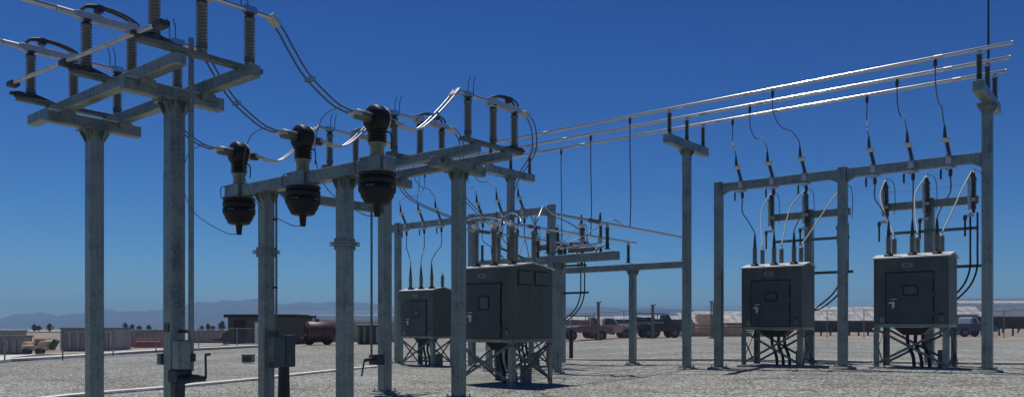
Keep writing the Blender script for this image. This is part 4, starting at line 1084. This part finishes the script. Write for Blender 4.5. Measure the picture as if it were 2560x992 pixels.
# distant trees
for i, (x, yt, Z) in enumerate(((86,808,190),(97,812,200),(124,806,180),(313,803,190),(331,808,200),(348,812,210),(372,810,205),(520,806,185),(532,812,190),(556,798,170),(551,804,175),(505,812,200),(442,810,200))):
    h = (CH+(HY-yt)/F*Z-.16)*.9
    t = camthing('cypress_tree', ['small dark tree nearest the left edge of the skyline','low round tree beside the leftmost one','slim tree above the tan loader','slim tree right of the first tall column','squat tree second right of the first tall column','third squat tree right of the first tall column','small tree left of the near left column','slim tree left of the plough blade','low tree between two slim ones near the plough','tallest distant tree, left of the brown building','tree leaning on the tallest distant one','low tree just right of the near left column pipe','tiny tree seen between near left column and pipe'][i], 'tree', x, 0, Z, 'small dark trees on the left skyline')
    MB().tube([(0,0,-.3),(.05,0,h*.5),(0,.05,h*.9)], [.16,.1,.03], 6).build('trunk', 'bark', t, local=True)
    mb = MB(); rr = random.uniform(.5,.9)
    for k in range(240):
        q = random.random(); z = h*(.18+.82*q); rad = rr*math.sin(PI*min(1,(q*.9+.12)))**.7*random.uniform(.2,1.05); a = random.uniform(0,2*PI)
        c_ = Vector((rad*math.cos(a), rad*math.sin(a), z)); u_ = Vector([random.gauss(0,1) for _ in range(3)]).normalized(); v_ = u_.orthogonal().normalized(); s = random.uniform(.08,.22)
        mb.add([c_-u_*s, c_+v_*s*.6, c_+u_*s, c_-v_*s*.6], [(0,1,2,3)])
    mb.build('crown', 'tree', t, local=True)

# ---------------------------------------------------------------- haze
HZ = True
if HZ:
    mb = MB(); mb.bx(-7200, 7200, -2500, 7200, -28, 190)
    hm = bpy.data.materials.new('haze_air'); hm.use_nodes = True; nt = hm.node_tree
    nt.nodes.remove(nt.nodes['Principled BSDF']); pv = nt.nodes.new('ShaderNodeVolumePrincipled')
    pv.inputs['Density'].default_value = .00028; pv.inputs['Color'].default_value = (.40,.70,1.,1); pv.inputs['Anisotropy'].default_value = .1
    nt.links.new(pv.outputs[0], nt.nodes['Material Output'].inputs['Volume'])
    o = mb.build('haze', hm); o['kind'] = 'stuff'

# ---------------------------------------------------------------- light, sky, camera
EL = math.radians(70.5); AZ = math.radians(-30)   # azimuth measured from camera forward, + to the right
sd = c2w(math.sin(AZ)*math.cos(EL), math.cos(AZ)*math.cos(EL), math.sin(EL))
sl = bpy.data.lights.new('sun', 'SUN'); sl.energy = 3.6; sl.angle = math.radians(.53); sl.color = (1, .96, .90)
so = bpy.data.objects.new('sun', sl); COL.objects.link(so); so.rotation_euler = (-sd).to_track_quat('-Z', 'Y').to_euler(); so.location = (0,0,30)
w = bpy.data.worlds.new('World'); C.world = w; w.use_nodes = True; nt = w.node_tree
bg = nt.nodes['Background']; sky = nt.nodes.new('ShaderNodeTexSky'); sky.sky_type = 'NISHITA'; sky.sun_disc = False
sky.sun_elevation = EL; sky.sun_rotation = math.atan2(sd.x, sd.y); sky.altitude = 1200; sky.air_density = .9; sky.dust_density = .15; sky.ozone_density = 3.
se = nt.nodes.new('ShaderNodeSeparateColor'); cb_ = nt.nodes.new('ShaderNodeCombineColor'); nt.links.new(sky.outputs[0], se.inputs[0])
for i, (k, gmm) in enumerate(((.056, 2.25), (.212, 1.70), (.625, 1.27))):   # the photograph's grading of the sky: deeper and bluer upwards
    pw = nt.nodes.new('ShaderNodeMath'); pw.operation = 'POWER'; pw.inputs[1].default_value = gmm
    ml = nt.nodes.new('ShaderNodeMath'); ml.operation = 'MULTIPLY'; ml.inputs[1].default_value = k
    nt.links.new(se.outputs[i], pw.inputs[0]); nt.links.new(pw.outputs[0], ml.inputs[0]); nt.links.new(ml.outputs[0], cb_.inputs[i])
nt.links.new(cb_.outputs[0], bg.inputs['Color'])
bg.inputs['Strength'].default_value = .07
cam = bpy.data.cameras.new('camera'); co = bpy.data.objects.new('camera', cam); COL.objects.link(co); C.camera = co
cam.sensor_fit = 'HORIZONTAL'; cam.sensor_width = 36.; cam.lens = 36.*F/2560.; cam.clip_end = 20000; cam.clip_start = .1
cam.shift_y = (HY-496.)/2560.
co.location = (0, 0, CH); co.rotation_euler = (PI/2, 0, math.radians(39.4))
C.view_settings.view_transform = 'Standard'; C.view_settings.look = 'None'; C.view_settings.exposure = 0; C.view_settings.gamma = 1
C.cycles.volume_bounces = 0; C.cycles.max_bounces = 6
